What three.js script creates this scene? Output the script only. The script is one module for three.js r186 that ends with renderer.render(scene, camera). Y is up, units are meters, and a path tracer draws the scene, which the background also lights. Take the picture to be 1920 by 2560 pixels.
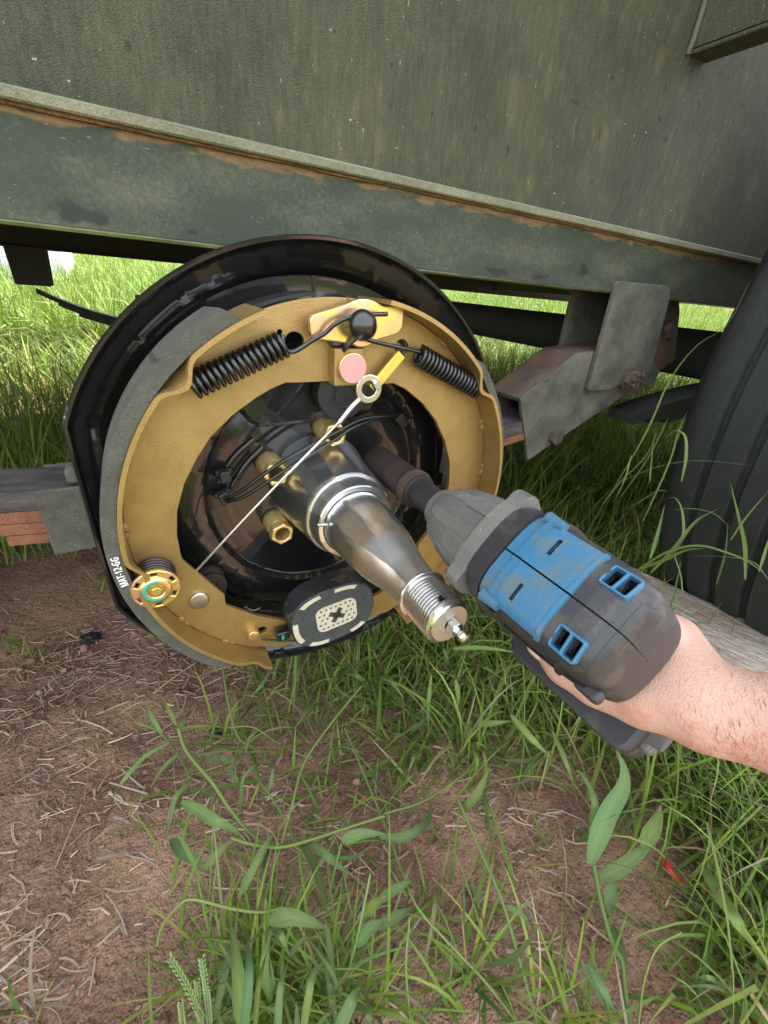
import * as THREE from 'three';
import { mergeGeometries, mergeVertices, toCreasedNormals } from 'three/addons/utils/BufferGeometryUtils.js';
import { RoundedBoxGeometry } from 'three/addons/geometries/RoundedBoxGeometry.js';
import { FontLoader } from 'three/addons/loaders/FontLoader.js';
import { TextGeometry } from 'three/addons/geometries/TextGeometry.js';
import { Brush, Evaluator, SUBTRACTION } from 'three-bvh-csg';
import { ImprovedNoise } from 'three/addons/math/ImprovedNoise.js';

// ---------------------------------------------------------------- camera, sky, sun, exposure
const scene = new THREE.Scene();
const V = (x, y, z) => new THREE.Vector3(x, y, z);
const CAM = V(-0.1166, 0.1508, 0.25268), FWD = V(0.442578, -0.46838, -0.764686), UP = V(0.17449, 0.881431, -0.438899), RIGHT = V(0.87959, 0.060817, 0.47183);
const FOC = 1084.875;                                             // focal length in pixels of the 1920 x 2560 photograph
const camera = new THREE.PerspectiveCamera(2 * Math.atan(1280 / FOC) * 180 / Math.PI, 0.75, 0.01, 400);
camera.position.copy(CAM); camera.up.copy(UP); camera.lookAt(CAM.clone().add(FWD)); scene.add(camera);

const SUN = V(0.8, 1.3, -0.42).normalize();
function makeSky() {
  const w = 512, h = 256, d = new Float32Array(w * h * 4), n = new ImprovedNoise();
  for (let j = 0; j < h; j++) for (let i = 0; i < w; i++) {
    const el = ((j + .5) / h - .5) * Math.PI, az = (i / w) * 2 * Math.PI;
    const s = Math.max(0, Math.sin(el)), x = Math.cos(el) * Math.cos(az), z = Math.cos(el) * Math.sin(az);
    let c = 0; for (let o = 0, a = .55, f = 2.2; o < 4; o++, a *= .5, f *= 2.1) c += a * n.noise(x * f + 7, s * f * 1.8, z * f);
    c = Math.min(1, Math.max(0, .62 + c * 1.1));
    const hz = Math.exp(-s * 3.2), k = (j * w + i) * 4;
    const blue = [.34 + .5 * hz, .52 + .4 * hz, .86 + .14 * hz], cl = [1.0, 1.0, 1.0];
    for (let q = 0; q < 3; q++) d[k + q] = .68 * (blue[q] * (1 - c) + cl[q] * c) * (el < 0 ? .35 : 1);
    d[k + 3] = 1;
  }
  const t = new THREE.DataTexture(d, w, h, THREE.RGBAFormat, THREE.FloatType);
  t.mapping = THREE.EquirectangularReflectionMapping; t.magFilter = t.minFilter = THREE.LinearFilter; t.wrapS = THREE.RepeatWrapping; t.needsUpdate = true;
  return t;
}
const sky = makeSky(); scene.background = sky; scene.environment = sky;
scene.environmentIntensity = 1; scene.backgroundIntensity = 1;
const sun = new THREE.DirectionalLight(new THREE.Color(1, .95, .86), 5);
sun.position.copy(SUN).multiplyScalar(8); sun.castShadow = true; sun.shadow.radius = 1.5;
Object.assign(sun.shadow.camera, { left: -6, right: 6, top: 6, bottom: -6, near: .1, far: 30 }); sun.shadow.mapSize.set(2048, 2048);
scene.add(sun, sun.target);
const EXPOSURE = 5.5;

// ---------------------------------------------------------------- helpers
let seed = 12345;
const rnd = () => { seed = (seed * 1664525 + 1013904223) >>> 0; return seed / 4294967296; };
const rr = (a, b) => a + (b - a) * rnd();
const gs = () => (rnd() + rnd() + rnd() + rnd() - 2) * 1.0;
const lerp = (a, b, t) => a + (b - a) * t, clamp = (x, a = 0, b = 1) => Math.min(b, Math.max(a, x)), ss = (a, b, x) => { const t = clamp((x - a) / (b - a)); return t * t * (3 - 2 * t); };
const D = Math.PI / 180, PN = new ImprovedNoise();
const fbm = (x, y, z = 0, o = 4) => { let s = 0, a = .5; for (let i = 0; i < o; i++) { s += a * PN.noise(x, y, z); x *= 2.03; y *= 2.03; z += 3.7; a *= .5; } return s; };
// a pixel of the 1920 x 2560 photograph is a direction; its distance comes from the plane it is cut with
const dirOf = (u, v) => FWD.clone().addScaledVector(RIGHT, (u - 960) / FOC).addScaledVector(UP, (1280 - v) / FOC);
const atY = (u, v, y) => { const d = dirOf(u, v); return CAM.clone().addScaledVector(d, (y - CAM.y) / d.y); };
const atZ = (u, v, z) => { const d = dirOf(u, v); return CAM.clone().addScaledVector(d, (z - CAM.z) / d.z); };
const atX = (u, v, x) => { const d = dirOf(u, v); return CAM.clone().addScaledVector(d, (x - CAM.x) / d.x); };
const project = p => { const d = p.clone().sub(CAM), k = d.dot(FWD); return [960 + FOC * d.dot(RIGHT) / k, 1280 - FOC * d.dot(UP) / k, k]; };

const used = {};
const numbered = n => { const k = used[n] = (used[n] ?? -1) + 1; return k ? n + '_' + String(k).padStart(3, '0') : n; };
function shade(m) { m.castShadow = m.receiveShadow = true; return m; }
function thing(name, label, category, group) { const g = new THREE.Group(); g.name = numbered(name); g.userData = { label, category }; if (group) g.userData.group = group; scene.add(g); return g; }
function part(parent, name, geo, mat, label) { const m = shade(new THREE.Mesh(Array.isArray(geo) ? merge(geo) : geo, mat)); m.name = name; if (label) m.userData.label = label; parent.add(m); return m; }
function solo(name, label, category, geo, mat, group) { const m = shade(new THREE.Mesh(Array.isArray(geo) ? merge(geo) : geo, mat)); m.name = numbered(name); m.userData = { label, category }; if (group) m.userData.group = group; scene.add(m); return m; }
function merge(list) { return mergeGeometries(list.map(g => { const q = g.index ? g.toNonIndexed() : g.clone(); for (const k of Object.keys(q.attributes)) if (!['position', 'normal', 'uv'].includes(k)) q.deleteAttribute(k); if (!q.attributes.uv) boxUV(q); q.morphAttributes = {}; return q; })); }
function boxUV(g) { // uv in metres along the two axes that the face shows most
  const p = g.attributes.position, n = g.attributes.normal, uv = new Float32Array(p.count * 2);
  for (let i = 0; i < p.count; i++) {
    const ax = Math.abs(n.getX(i)), ay = Math.abs(n.getY(i)), az = Math.abs(n.getZ(i));
    const [a, b] = az >= ax && az >= ay ? [p.getX(i), p.getY(i)] : ax >= ay ? [p.getZ(i), p.getY(i)] : [p.getX(i), p.getZ(i)];
    uv[2 * i] = a; uv[2 * i + 1] = b;
  }
  g.setAttribute('uv', new THREE.BufferAttribute(uv, 2)); return g;
}
const metric = g => boxUV(g.index ? g.toNonIndexed() : g);
const box = (w, h, d, x, y, z, r = 0) => { const g = r ? new RoundedBoxGeometry(w, h, d, 2, r) : new THREE.BoxGeometry(w, h, d); g.translate(x, y, z); return metric(g); };
const b2 = (x0, x1, y0, y1, z0, z1, r = 0) => box(x1 - x0, y1 - y0, z1 - z0, (x0 + x1) / 2, (y0 + y1) / 2, (z0 + z1) / 2, r);
const shapeOf = (pts, holes = []) => { const s = new THREE.Shape(pts.map(p => new THREE.Vector2(p[0], p[1]))); for (const h of holes) s.holes.push(h.r ? new THREE.Path().absarc(h.x, h.y, h.r, 0, 2 * Math.PI, true) : new THREE.Path(h.map(p => new THREE.Vector2(p[0], p[1])))); return s; };
const ext = (shape, z0, z1, bev = .0005, seg = 10) => { const g = new THREE.ExtrudeGeometry(shape, { depth: z1 - z0 - 2 * bev, bevelEnabled: bev > 0, bevelThickness: bev, bevelSize: bev, bevelOffset: -bev, bevelSegments: 2, curveSegments: seg }); g.translate(0, 0, z0 + bev); return metric(g); };
const lathe = (pts, seg = 64, a0 = 0, al = Math.PI * 2) => { const g = new THREE.LatheGeometry(pts.map(p => new THREE.Vector2(Math.max(p[0], 1e-5), p[1])), seg, a0, al); g.rotateX(Math.PI / 2); return g; };   // [radius, z], axis along z
const creased = (g, a = .6) => toCreasedNormals(g, a);
const tube = (pts, r, seg = 60, rs = 8, closed = false) => new THREE.TubeGeometry(new THREE.CatmullRomCurve3(pts, closed), seg, r, rs, closed);
const cyl = (p, q, r0, r1 = r0, seg = 24) => { const d = q.clone().sub(p), g = new THREE.CylinderGeometry(r1, r0, d.length(), seg); g.applyQuaternion(new THREE.Quaternion().setFromUnitVectors(V(0, 1, 0), d.clone().normalize())); g.translate((p.x + q.x) / 2, (p.y + q.y) / 2, (p.z + q.z) / 2); return g; };
const hexShape = (r, hole = 0, rot = 0) => shapeOf([0, 1, 2, 3, 4, 5].map(i => [r * Math.cos(rot + i * Math.PI / 3), r * Math.sin(rot + i * Math.PI / 3)]), hole ? [{ x: 0, y: 0, r: hole }] : []);
const roundRect = (w, h, r) => { const s = new THREE.Shape(); const x = -w / 2, y = -h / 2; s.moveTo(x + r, y).lineTo(x + w - r, y).absarc(x + w - r, y + r, r, -Math.PI / 2, 0).lineTo(x + w, y + h - r).absarc(x + w - r, y + h - r, r, 0, Math.PI / 2).lineTo(x + r, y + h).absarc(x + r, y + h - r, r, Math.PI / 2, Math.PI).lineTo(x, y + r).absarc(x + r, y + r, r, Math.PI, 1.5 * Math.PI); return s; };
const roundPoly = (pts, r) => { const s = new THREE.Shape(), n = pts.length; for (let i = 0; i < n; i++) { const p = new THREE.Vector2(...pts[i]), a = new THREE.Vector2(...pts[(i + n - 1) % n]), b = new THREE.Vector2(...pts[(i + 1) % n]); const k = Math.min(r, p.distanceTo(a) / 2.01, p.distanceTo(b) / 2.01), s0 = p.clone().add(a.sub(p).setLength(k)), s1 = p.clone().add(b.sub(p).setLength(k)); if (!i) s.moveTo(s0.x, s0.y); else s.lineTo(s0.x, s0.y); s.quadraticCurveTo(p.x, p.y, s1.x, s1.y); } s.closePath(); return s; };
function grid(nu, nv, f, closedU = false) { // f(i/nu, j/nv) -> Vector3
  const pos = [], uv = [], idx = [];
  for (let j = 0; j <= nv; j++) for (let i = 0; i <= nu; i++) { const p = f(i / nu, j / nv); pos.push(p.x, p.y, p.z); uv.push(i / nu, j / nv); }
  for (let j = 0; j < nv; j++) for (let i = 0; i < nu; i++) { const a = j * (nu + 1) + i, b = a + 1, c = a + nu + 1, d = c + 1; idx.push(a, b, c, b, d, c); }
  const g = new THREE.BufferGeometry(); g.setAttribute('position', new THREE.Float32BufferAttribute(pos, 3)); g.setAttribute('uv', new THREE.Float32BufferAttribute(uv, 2)); g.setIndex(idx); g.computeVertexNormals(); return g;
}
// a slab over a grid: outer and inner skins and the four edges, f(s, t, k) with k 0 (inner) .. 1 (outer)
function slab(nu, nv, f) {
  const q = [grid(nu, nv, (s, t) => f(s, t, 1)), grid(nu, nv, (s, t) => f(1 - s, t, 0)), grid(nu, 1, (s, t) => f(s, 0, t)), grid(nu, 1, (s, t) => f(1 - s, 1, t)), grid(1, nv, (s, t) => f(0, t, 1 - s * 1)), grid(1, nv, (s, t) => f(1, t, s))];
  return merge(q);
}

// ---------------------------------------------------------------- textures (colour, grain and relief only)
function tex(w, h, f, { srgb = true, rep = 1, repY = rep } = {}) {
  const d = new Uint8Array(w * h * 4);
  for (let j = 0; j < h; j++) for (let i = 0; i < w; i++) { const c = f(i / w, j / h, i, j), k = (j * w + i) * 4; for (let q = 0; q < 3; q++) { const v = clamp(Array.isArray(c) ? c[q] : c); d[k + q] = 255 * (srgb ? (v <= .0031308 ? v * 12.92 : 1.055 * Math.pow(v, 1 / 2.4) - .055) : v); } d[k + 3] = 255; }
  const t = new THREE.DataTexture(d, w, h); t.wrapS = t.wrapT = THREE.RepeatWrapping; t.magFilter = THREE.LinearFilter; t.minFilter = THREE.LinearMipmapLinearFilter; t.generateMipmaps = true; if (srgb) t.colorSpace = THREE.SRGBColorSpace; t.repeat.set(rep, repY); t.needsUpdate = true; return t;
}
// tileable noise: a table of random values at several scales
function tnoise(n, sd) { const s0 = seed; seed = sd; const a = Float32Array.from({ length: n * n }, rnd); seed = s0; return (u, v) => { u = (u % 1 + 1) % 1 * n; v = (v % 1 + 1) % 1 * n; const i = u | 0, j = v | 0, x = u - i, y = v - j, sx = x * x * (3 - 2 * x), sy = y * y * (3 - 2 * y), g = (p, q) => a[(q % n) * n + p % n]; return lerp(lerp(g(i, j), g(i + 1, j), sx), lerp(g(i, j + 1), g(i + 1, j + 1), sx), sy); }; }
const N8 = tnoise(8, 1), N16 = tnoise(16, 2), N32 = tnoise(32, 3), N64 = tnoise(64, 4), N128 = tnoise(128, 5), N256 = tnoise(256, 6), N512 = tnoise(512, 7);
const cloud = (u, v) => .4 * N8(u, v) + .25 * N16(u, v) + .17 * N32(u, v) + .1 * N64(u, v) + .08 * N128(u, v);
const mix3 = (a, b, t) => [lerp(a[0], b[0], t), lerp(a[1], b[1], t), lerp(a[2], b[2], t)];
const std = o => new THREE.MeshStandardMaterial(o), phy = o => new THREE.MeshPhysicalMaterial(o);
const col = (r, g, b) => new THREE.Color().setRGB(r, g, b);
const speck = (base, amp, n1 = N256, n2 = N64) => (u, v) => { const k = 1 + amp * ((n1(u, v) - .5) * 1.3 + (n2(u, v) - .5) * .8 + (cloud(u, v) - .5) * 1.2); return base.map(c => c * k); };

const M = {};
{
  const grain = tex(512, 512, (u, v) => .5 + (N256(u, v) - .5) * .7 + (N128(u, v) - .5) * .5, { srgb: false, rep: 14 });
  const peel = tex(256, 256, (u, v) => .5 + (N64(u, v) - .5) * .8 + (N128(u, v) - .5) * .3, { srgb: false, rep: 22 });
  // dusty green paint: road dirt dried in vertical runs, specks of lime and grass
  const wallC = tex(1024, 1024, (u, v) => {
    const run = N256(u, v * .16) * .45 + N512(u, v * .09) * .55, cl = cloud(u, v), fine = N512(u, v);
    let c = mix3([.036, .041, .021], [.088, .088, .046], clamp((run - .4) * .75 + (cl - .5) * 1.1 + .3));
    c = mix3(c, [.15, .125, .06], ss(.62, .85, N64(u + .3, v * .4) * .6 + cl * .4) * .35);
    const k = .82 + .36 * fine; c = c.map(x => x * k);
    if (N256(u * 1.0 + .37, v * .55) > .965 && N128(u, v) > .6) c = [.36, .36, .25];
    if (N32(u + .6, v) * .5 + N64(u, v + .2) * .5 > .86) c = mix3(c, [.022, .024, .018], .8);
    return c;
  }, { rep: 2.6 });
  M.wall = std({ map: wallC, roughness: .8, bumpMap: grain, bumpScale: .0006 });
  const railC = tex(1024, 1024, (u, v) => {
    const cl = cloud(u, v), f = N512(u, v), run = N256(u, v * .3);
    let c = mix3([.034, .042, .025], [.09, .092, .052], clamp((cl - .38) * 2 + (run - .5) * .6));
    c = c.map(x => x * (.85 + .3 * f));
    if (N256(u + .11, v + .4) > .97 && N128(u, v + .7) > .5) c = [.42, .42, .28];
    if (N64(u * .4 + .2, v * 2.2) > .97) c = [.25, .25, .18];
    return c;
  }, { rep: 3.1 });
  M.rail = std({ map: railC, roughness: .72, bumpMap: grain, bumpScale: .0004 });
  M.lip = std({ map: tex(512, 512, (u, v) => { const c = mix3([.13, .13, .08], [.24, .23, .15], clamp(cloud(u, v) * 1.6 - .3)); return c.map(x => x * (.8 + .4 * N256(u, v))); }, { rep: 4 }), roughness: .85, bumpMap: grain, bumpScale: .0005 });
  M.rustSeam = std({ map: tex(512, 512, (u, v) => { const c = mix3([.1, .07, .03], [.3, .15, .05], clamp(cloud(u, v) * 2.2 - .6)); return c.map(x => x * (.7 + .6 * N256(u, v))); }, { rep: 5 }), roughness: .95, bumpMap: grain, bumpScale: .0012 });
  M.flange = phy({ map: tex(512, 512, (u, v) => { const s = N256(u * .25, v); return mix3([.05, .05, .03], [.2, .2, .1], clamp(s * 1.4 - .2)); }, { rep: 3 }), roughness: .3, clearcoat: .5, clearcoatRoughness: .25 });
  M.rust = std({ map: tex(512, 512, (u, v) => { const c = mix3([.07, .055, .045], [.17, .1, .06], clamp(cloud(u, v) * 2 - .5)); return c.map(x => x * (.75 + .5 * N256(u, v))); }, { rep: 6 }), roughness: .85, bumpMap: grain, bumpScale: .0006, metalness: .1 });
  M.dustSteel = std({ map: tex(512, 512, (u, v) => { let c = mix3([.055, .054, .04], [.145, .138, .104], clamp(cloud(u, v) * 1.8 - .4)); c = c.map(x => x * (.8 + .4 * N512(u, v))); if (N256(u + .2, v) > .96) c = [.4, .4, .33]; return c; }, { rep: 5 }), roughness: .85, bumpMap: grain, bumpScale: .0005 });
  M.leafTop = std({ map: tex(512, 256, (u, v) => { const c = mix3([.035, .03, .028], [.1, .085, .075], clamp(cloud(u, v * 3) * 2 - .5)); return c.map(x => x * (.8 + .4 * N256(u * .3, v))); }, { rep: 6 }), roughness: .75 });
  M.leafRed = std({ map: tex(512, 512, (u, v) => { let c = mix3([.14, .05, .028], [.26, .11, .05], clamp(cloud(u, v) * 2 - .5)); c = c.map(x => x * (.75 + .5 * N256(u, v))); if (N256(u + .5, v) > .955) c = [.42, .28, .2]; return c; }, { rep: 7 }), roughness: .85, bumpMap: grain, bumpScale: .0005 });
  M.darkSteel = std({ color: col(.042, .047, .037), roughness: .7, metalness: .2, bumpMap: grain, bumpScale: .0004 });
  M.gloss = phy({ color: col(.007, .0072, .0075), roughness: .34, specularIntensity: .35, clearcoat: .9, clearcoatRoughness: .06, bumpMap: peel, bumpScale: .00006 });
  M.satin = phy({ color: col(.012, .012, .012), roughness: .42, specularIntensity: .5, clearcoat: .25, clearcoatRoughness: .35, bumpMap: grain, bumpScale: .0002 });
  const goldT = (a, b) => tex(1024, 1024, (u, v) => { let c = mix3(a, b, clamp(cloud(u, v) * .9 + .05)); c = c.map(x => x * (.8 + .26 * N512(u, v) + .14 * N256(u, v))); if (N256(u + .3, v + .1) > .955 && N32(u, v) > .45) c = c.map(x => x * .45); return c; }, { rep: 9 });
  M.gold = phy({ map: goldT([.27, .172, .056], [.42, .275, .098]), roughness: .42, metalness: .55, bumpMap: grain, bumpScale: .00012, clearcoat: .15, clearcoatRoughness: .3 });
  M.zinc = phy({ map: tex(512, 512, (u, v) => { const t = cloud(u, v); const c = mix3([.78, .62, .2], [.8, .5, .3], ss(.4, .6, N8(u, v))); return c.map(x => x * (.85 + .25 * t) * (N256(u, v) > .93 ? .75 : 1)); }, { rep: 12 }), roughness: .26, metalness: .85 });
  M.zincYellow = phy({ color: col(.82, .66, .16), roughness: .3, metalness: .8 });
  M.brass = phy({ color: col(.8, .58, .24), roughness: .34, metalness: .7 });
  M.zincSilver = phy({ color: col(.62, .62, .58), roughness: .28, metalness: 1 });
  M.pink = phy({ color: col(.75, .28, .27), roughness: .4, clearcoat: .3 });
  M.teal = std({ color: col(.02, .32, .24), roughness: .5 });
  M.steel = phy({ color: col(.75, .75, .745), roughness: .3, metalness: 1, bumpMap: tex(8, 1024, (u, v) => .5 + (N512(.2, v) - .5) * .8 + (N256(.7, v) - .5) * .4, { srgb: false }), bumpScale: .000012 });
  M.steelEnd = phy({ color: col(.58, .54, .5), roughness: .42, metalness: .9, bumpMap: grain, bumpScale: .00005 });
  M.thread = phy({ color: col(.75, .75, .74), roughness: .24, metalness: 1 });
  M.lining = std({ map: tex(512, 512, (u, v) => { let c = mix3([.06, .062, .047], [.1, .1, .076], clamp(cloud(u, v) * 1.7 - .35)); c = c.map(x => x * (.72 + .56 * N512(u, v))); if (N256(u, v) > .95) c = [.24, .235, .2]; return c; }, { rep: 8 }), roughness: .95, bumpMap: grain, bumpScale: .0004 });
  M.black = phy({ color: col(.008, .008, .008), roughness: .3, clearcoat: .6, clearcoatRoughness: .2 });
  M.rubber = std({ color: col(.016, .016, .017), roughness: .55 });
  M.magnet = std({ map: tex(512, 512, speck([.05, .055, .05], .5), { rep: 20 }), roughness: .75 });
  M.magnetSide = phy({ map: tex(512, 512, (u, v) => { const c = N16(u, v) > .78 ? [.05, .05, .05] : [.018, .018, .019]; return c.map(x => x * (.7 + .6 * N128(u, v))); }, { rep: 12 }), roughness: .42, clearcoat: .25, clearcoatRoughness: .3 });
  M.cream = std({ map: tex(256, 256, speck([.56, .5, .38], .25), { rep: 20 }), roughness: .8 });
  M.cable = phy({ color: col(.6, .6, .55), roughness: .32, metalness: .9 });
  M.white = std({ color: col(.72, .72, .68), roughness: .7 });
  M.tyre = phy({ specularIntensity: .45, map: tex(1024, 1024, (u, v) => { let c = [.034, .038, .036].map(x => x * (.75 + .5 * N256(u, v) + .4 * (cloud(u, v) - .5))); if (N512(u, v) > .985 && N64(u, v) > .6) c = [.3, .29, .26]; return c; }, { rep: 6 }), roughness: .72, bumpMap: grain, bumpScale: .0005 });
  M.caseGrey = phy({ map: tex(512, 512, (u, v) => { let c = [.19, .182, .165].map(x => x * (.78 + .3 * N512(u, v) + .5 * (cloud(u, v) - .5) + .1)); if (N32(u, v) * .5 + N128(u, v) * .5 > .8 && N512(u, v) > .4) c = [.36, .35, .33]; if (N64(u * 1, v * 5) > .96) c = [.3, .29, .27]; return c; }, { rep: 8 }), roughness: .55, metalness: .45, bumpMap: grain, bumpScale: .0002 });
  M.drillBody = phy({ map: tex(512, 512, (u, v) => { const dirt = ss(.52, .72, cloud(u, v)); let c = mix3([.03, .03, .034], [.085, .076, .06], dirt * .6); return c.map(x => x * (.8 + .4 * N512(u, v))); }, { rep: 9 }), roughness: .5, bumpMap: grain, bumpScale: .0001, clearcoat: .12, clearcoatRoughness: .4 });
  M.drillBlue = phy({ map: tex(512, 512, (u, v) => { const dirt = ss(.45, .7, cloud(u, v) + .25 * (N256(u, v) - .5)); let c = mix3([.04, .155, .275], [.1, .15, .17], dirt); return c.map(x => x * (.88 + .24 * N512(u, v))); }, { rep: 11 }), roughness: .42, bumpMap: grain, bumpScale: .0001, clearcoat: .2, clearcoatRoughness: .35 });
  M.tealDark = phy({ color: col(.012, .06, .066), roughness: .5 });
  M.oldSteel = phy({ map: tex(512, 512, (u, v) => { const c = mix3([.035, .028, .026], [.11, .07, .05], clamp(cloud(u, v) * 2.4 - .9)); return c.map(x => x * (.75 + .5 * N256(u, v))); }, { rep: 18 }), roughness: .5, metalness: .55, bumpMap: grain, bumpScale: .0002 });
  M.skin = phy({ map: tex(1024, 1024, (u, v) => { const bl = ss(.42, .62, cloud(u, v)); let c = mix3([.53, .315, .235], [.49, .24, .175], bl); c = mix3(c, [.55, .35, .275], ss(.55, .8, N64(u, v)) * .4); c = c.map(x => x * (.93 + .14 * N512(u, v))); if (N128(u + .3, v) > .985) c = [.3, .13, .08]; return c; }, { rep: 6 }), roughness: .5, bumpMap: tex(512, 512, (u, v) => .5 + (N128(u, v) - .5) * .5 + (N256(u, v) - .5) * .5, { srgb: false, rep: 14 }), bumpScale: .0003, sheen: .2, specularIntensity: .6 });
  M.hair = std({ color: col(.06, .03, .018), roughness: .6 });
  M.wood = std({ map: tex(1024, 1024, (u, v) => { const g = N512(u, v * .06) * .6 + N128(u, v * .1) * .4; let c = mix3([.24, .19, .145], [.6, .53, .44], clamp(g * 1.5 - .25)); c = mix3(c, [.33, .2, .15], ss(.5, .7, cloud(u, v)) * .5); if (N256(u, v * .35) > .86) c = c.map(x => x * .4); return c; }, { rep: 5 }), roughness: .95, bumpMap: tex(512, 512, (u, v) => N256(u, v * .08) * .6 + N128(u, v * .2) * .4, { srgb: false, rep: 5 }), bumpScale: .003 });
  M.soil = std({ map: tex(1536, 1536, (u, v) => { const cl = cloud(u, v), f = N512(2 * u + v, 2 * v - u), m = N256(u + v, v - u); let c = mix3([.15, .08, .05], [.365, .216, .14], clamp(cl * 2.1 - .62 + (m - .5) * .5)); c = mix3(c, [.26, .19, .08], ss(.6, .75, N16(u + .4, v + .1) * .5 + cl * .5) * .35); c = c.map(x => x * (.68 + .64 * f)); if (N512(u + .21, v) > .968) c = [.44, .32, .25]; if (N256(u, v + .33) > .95) c = c.map(x => x * .5); return c; }, { rep: 1.25 }), roughness: .97, bumpMap: tex(1536, 1536, (u, v) => N64(u + 2 * v, v - 2 * u) * .3 + N128(u - v, v + u) * .25 + N256(2 * u + v, 2 * v - u) * .25 + N512(2 * u - v, 2 * v + u) * .2, { srgb: false, rep: 1.25 }), bumpScale: .006 });
  M.leaf = phy({ vertexColors: true, roughness: .65, transmission: .38, thickness: 0, side: THREE.DoubleSide, specularIntensity: .35 });
  M.straw = std({ vertexColors: true, roughness: .9, side: THREE.DoubleSide });
  M.weed = phy({ vertexColors: true, map: tex(256, 64, (u, v) => { const s = .86 + .2 * N128(u, v * .02) + .12 * (N64(u, v) - .5) + .08 * (N16(u, v) - .5); return [s, s, s]; }), bumpMap: tex(256, 64, (u, v) => N64(u, .3), { srgb: false }), bumpScale: .0003, roughness: .6, transmission: .3, thickness: 0, side: THREE.DoubleSide, specularIntensity: .35 });
  M.foliage = phy({ color: col(.05, .085, .03), roughness: .8, transmission: .25, thickness: 0, side: THREE.DoubleSide });
  M.bark = std({ color: col(.09, .07, .05), roughness: .95 });
  M.red = phy({ color: col(.75, .03, .045), roughness: .35 });
  M.whitePaint = std({ map: tex(256, 256, speck([.76, .76, .74], .12), { rep: 1 }), roughness: .8 });
}
// ---------------------------------------------------------------- ground
const GY = -0.325;
const groundY = (x, z) => {
  let y = GY + .02 * fbm(x * 2.1 + 3, z * 2.1) + .011 * fbm(x * 11, z * 11, 2) + .0065 * fbm(x * 31 + z * 9, z * 31 - x * 9, 5, 3);
  y += .018 * ss(.15, .6, x) - .012 * ss(0, -.5, x);
  if (z < -2.2) y += .05 * (-z - 2.2) * ss(-2.2, -4, z) * (z < -14 ? 14 / -z : 1);
  return y;
};
{
  const n = 300, w = s => { const t = 2 * s - 1; return Math.sign(t) * (Math.abs(t) * .9 + 59 * Math.pow(Math.abs(t), 5)); };
  const g = grid(n, n, (s, t) => { const x = .2 + w(s), z = .05 - w(t); return V(x, groundY(x, z), z); });
  const p = g.attributes.position, uv = g.attributes.uv; for (let i = 0; i < p.count; i++) uv.setXY(i, p.getX(i), p.getZ(i));
  const m = shade(new THREE.Mesh(g, M.soil)); m.name = 'ground'; m.userData = { kind: 'structure', label: 'bare reddish brown soil under the trailer' }; scene.add(m);
}

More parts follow.
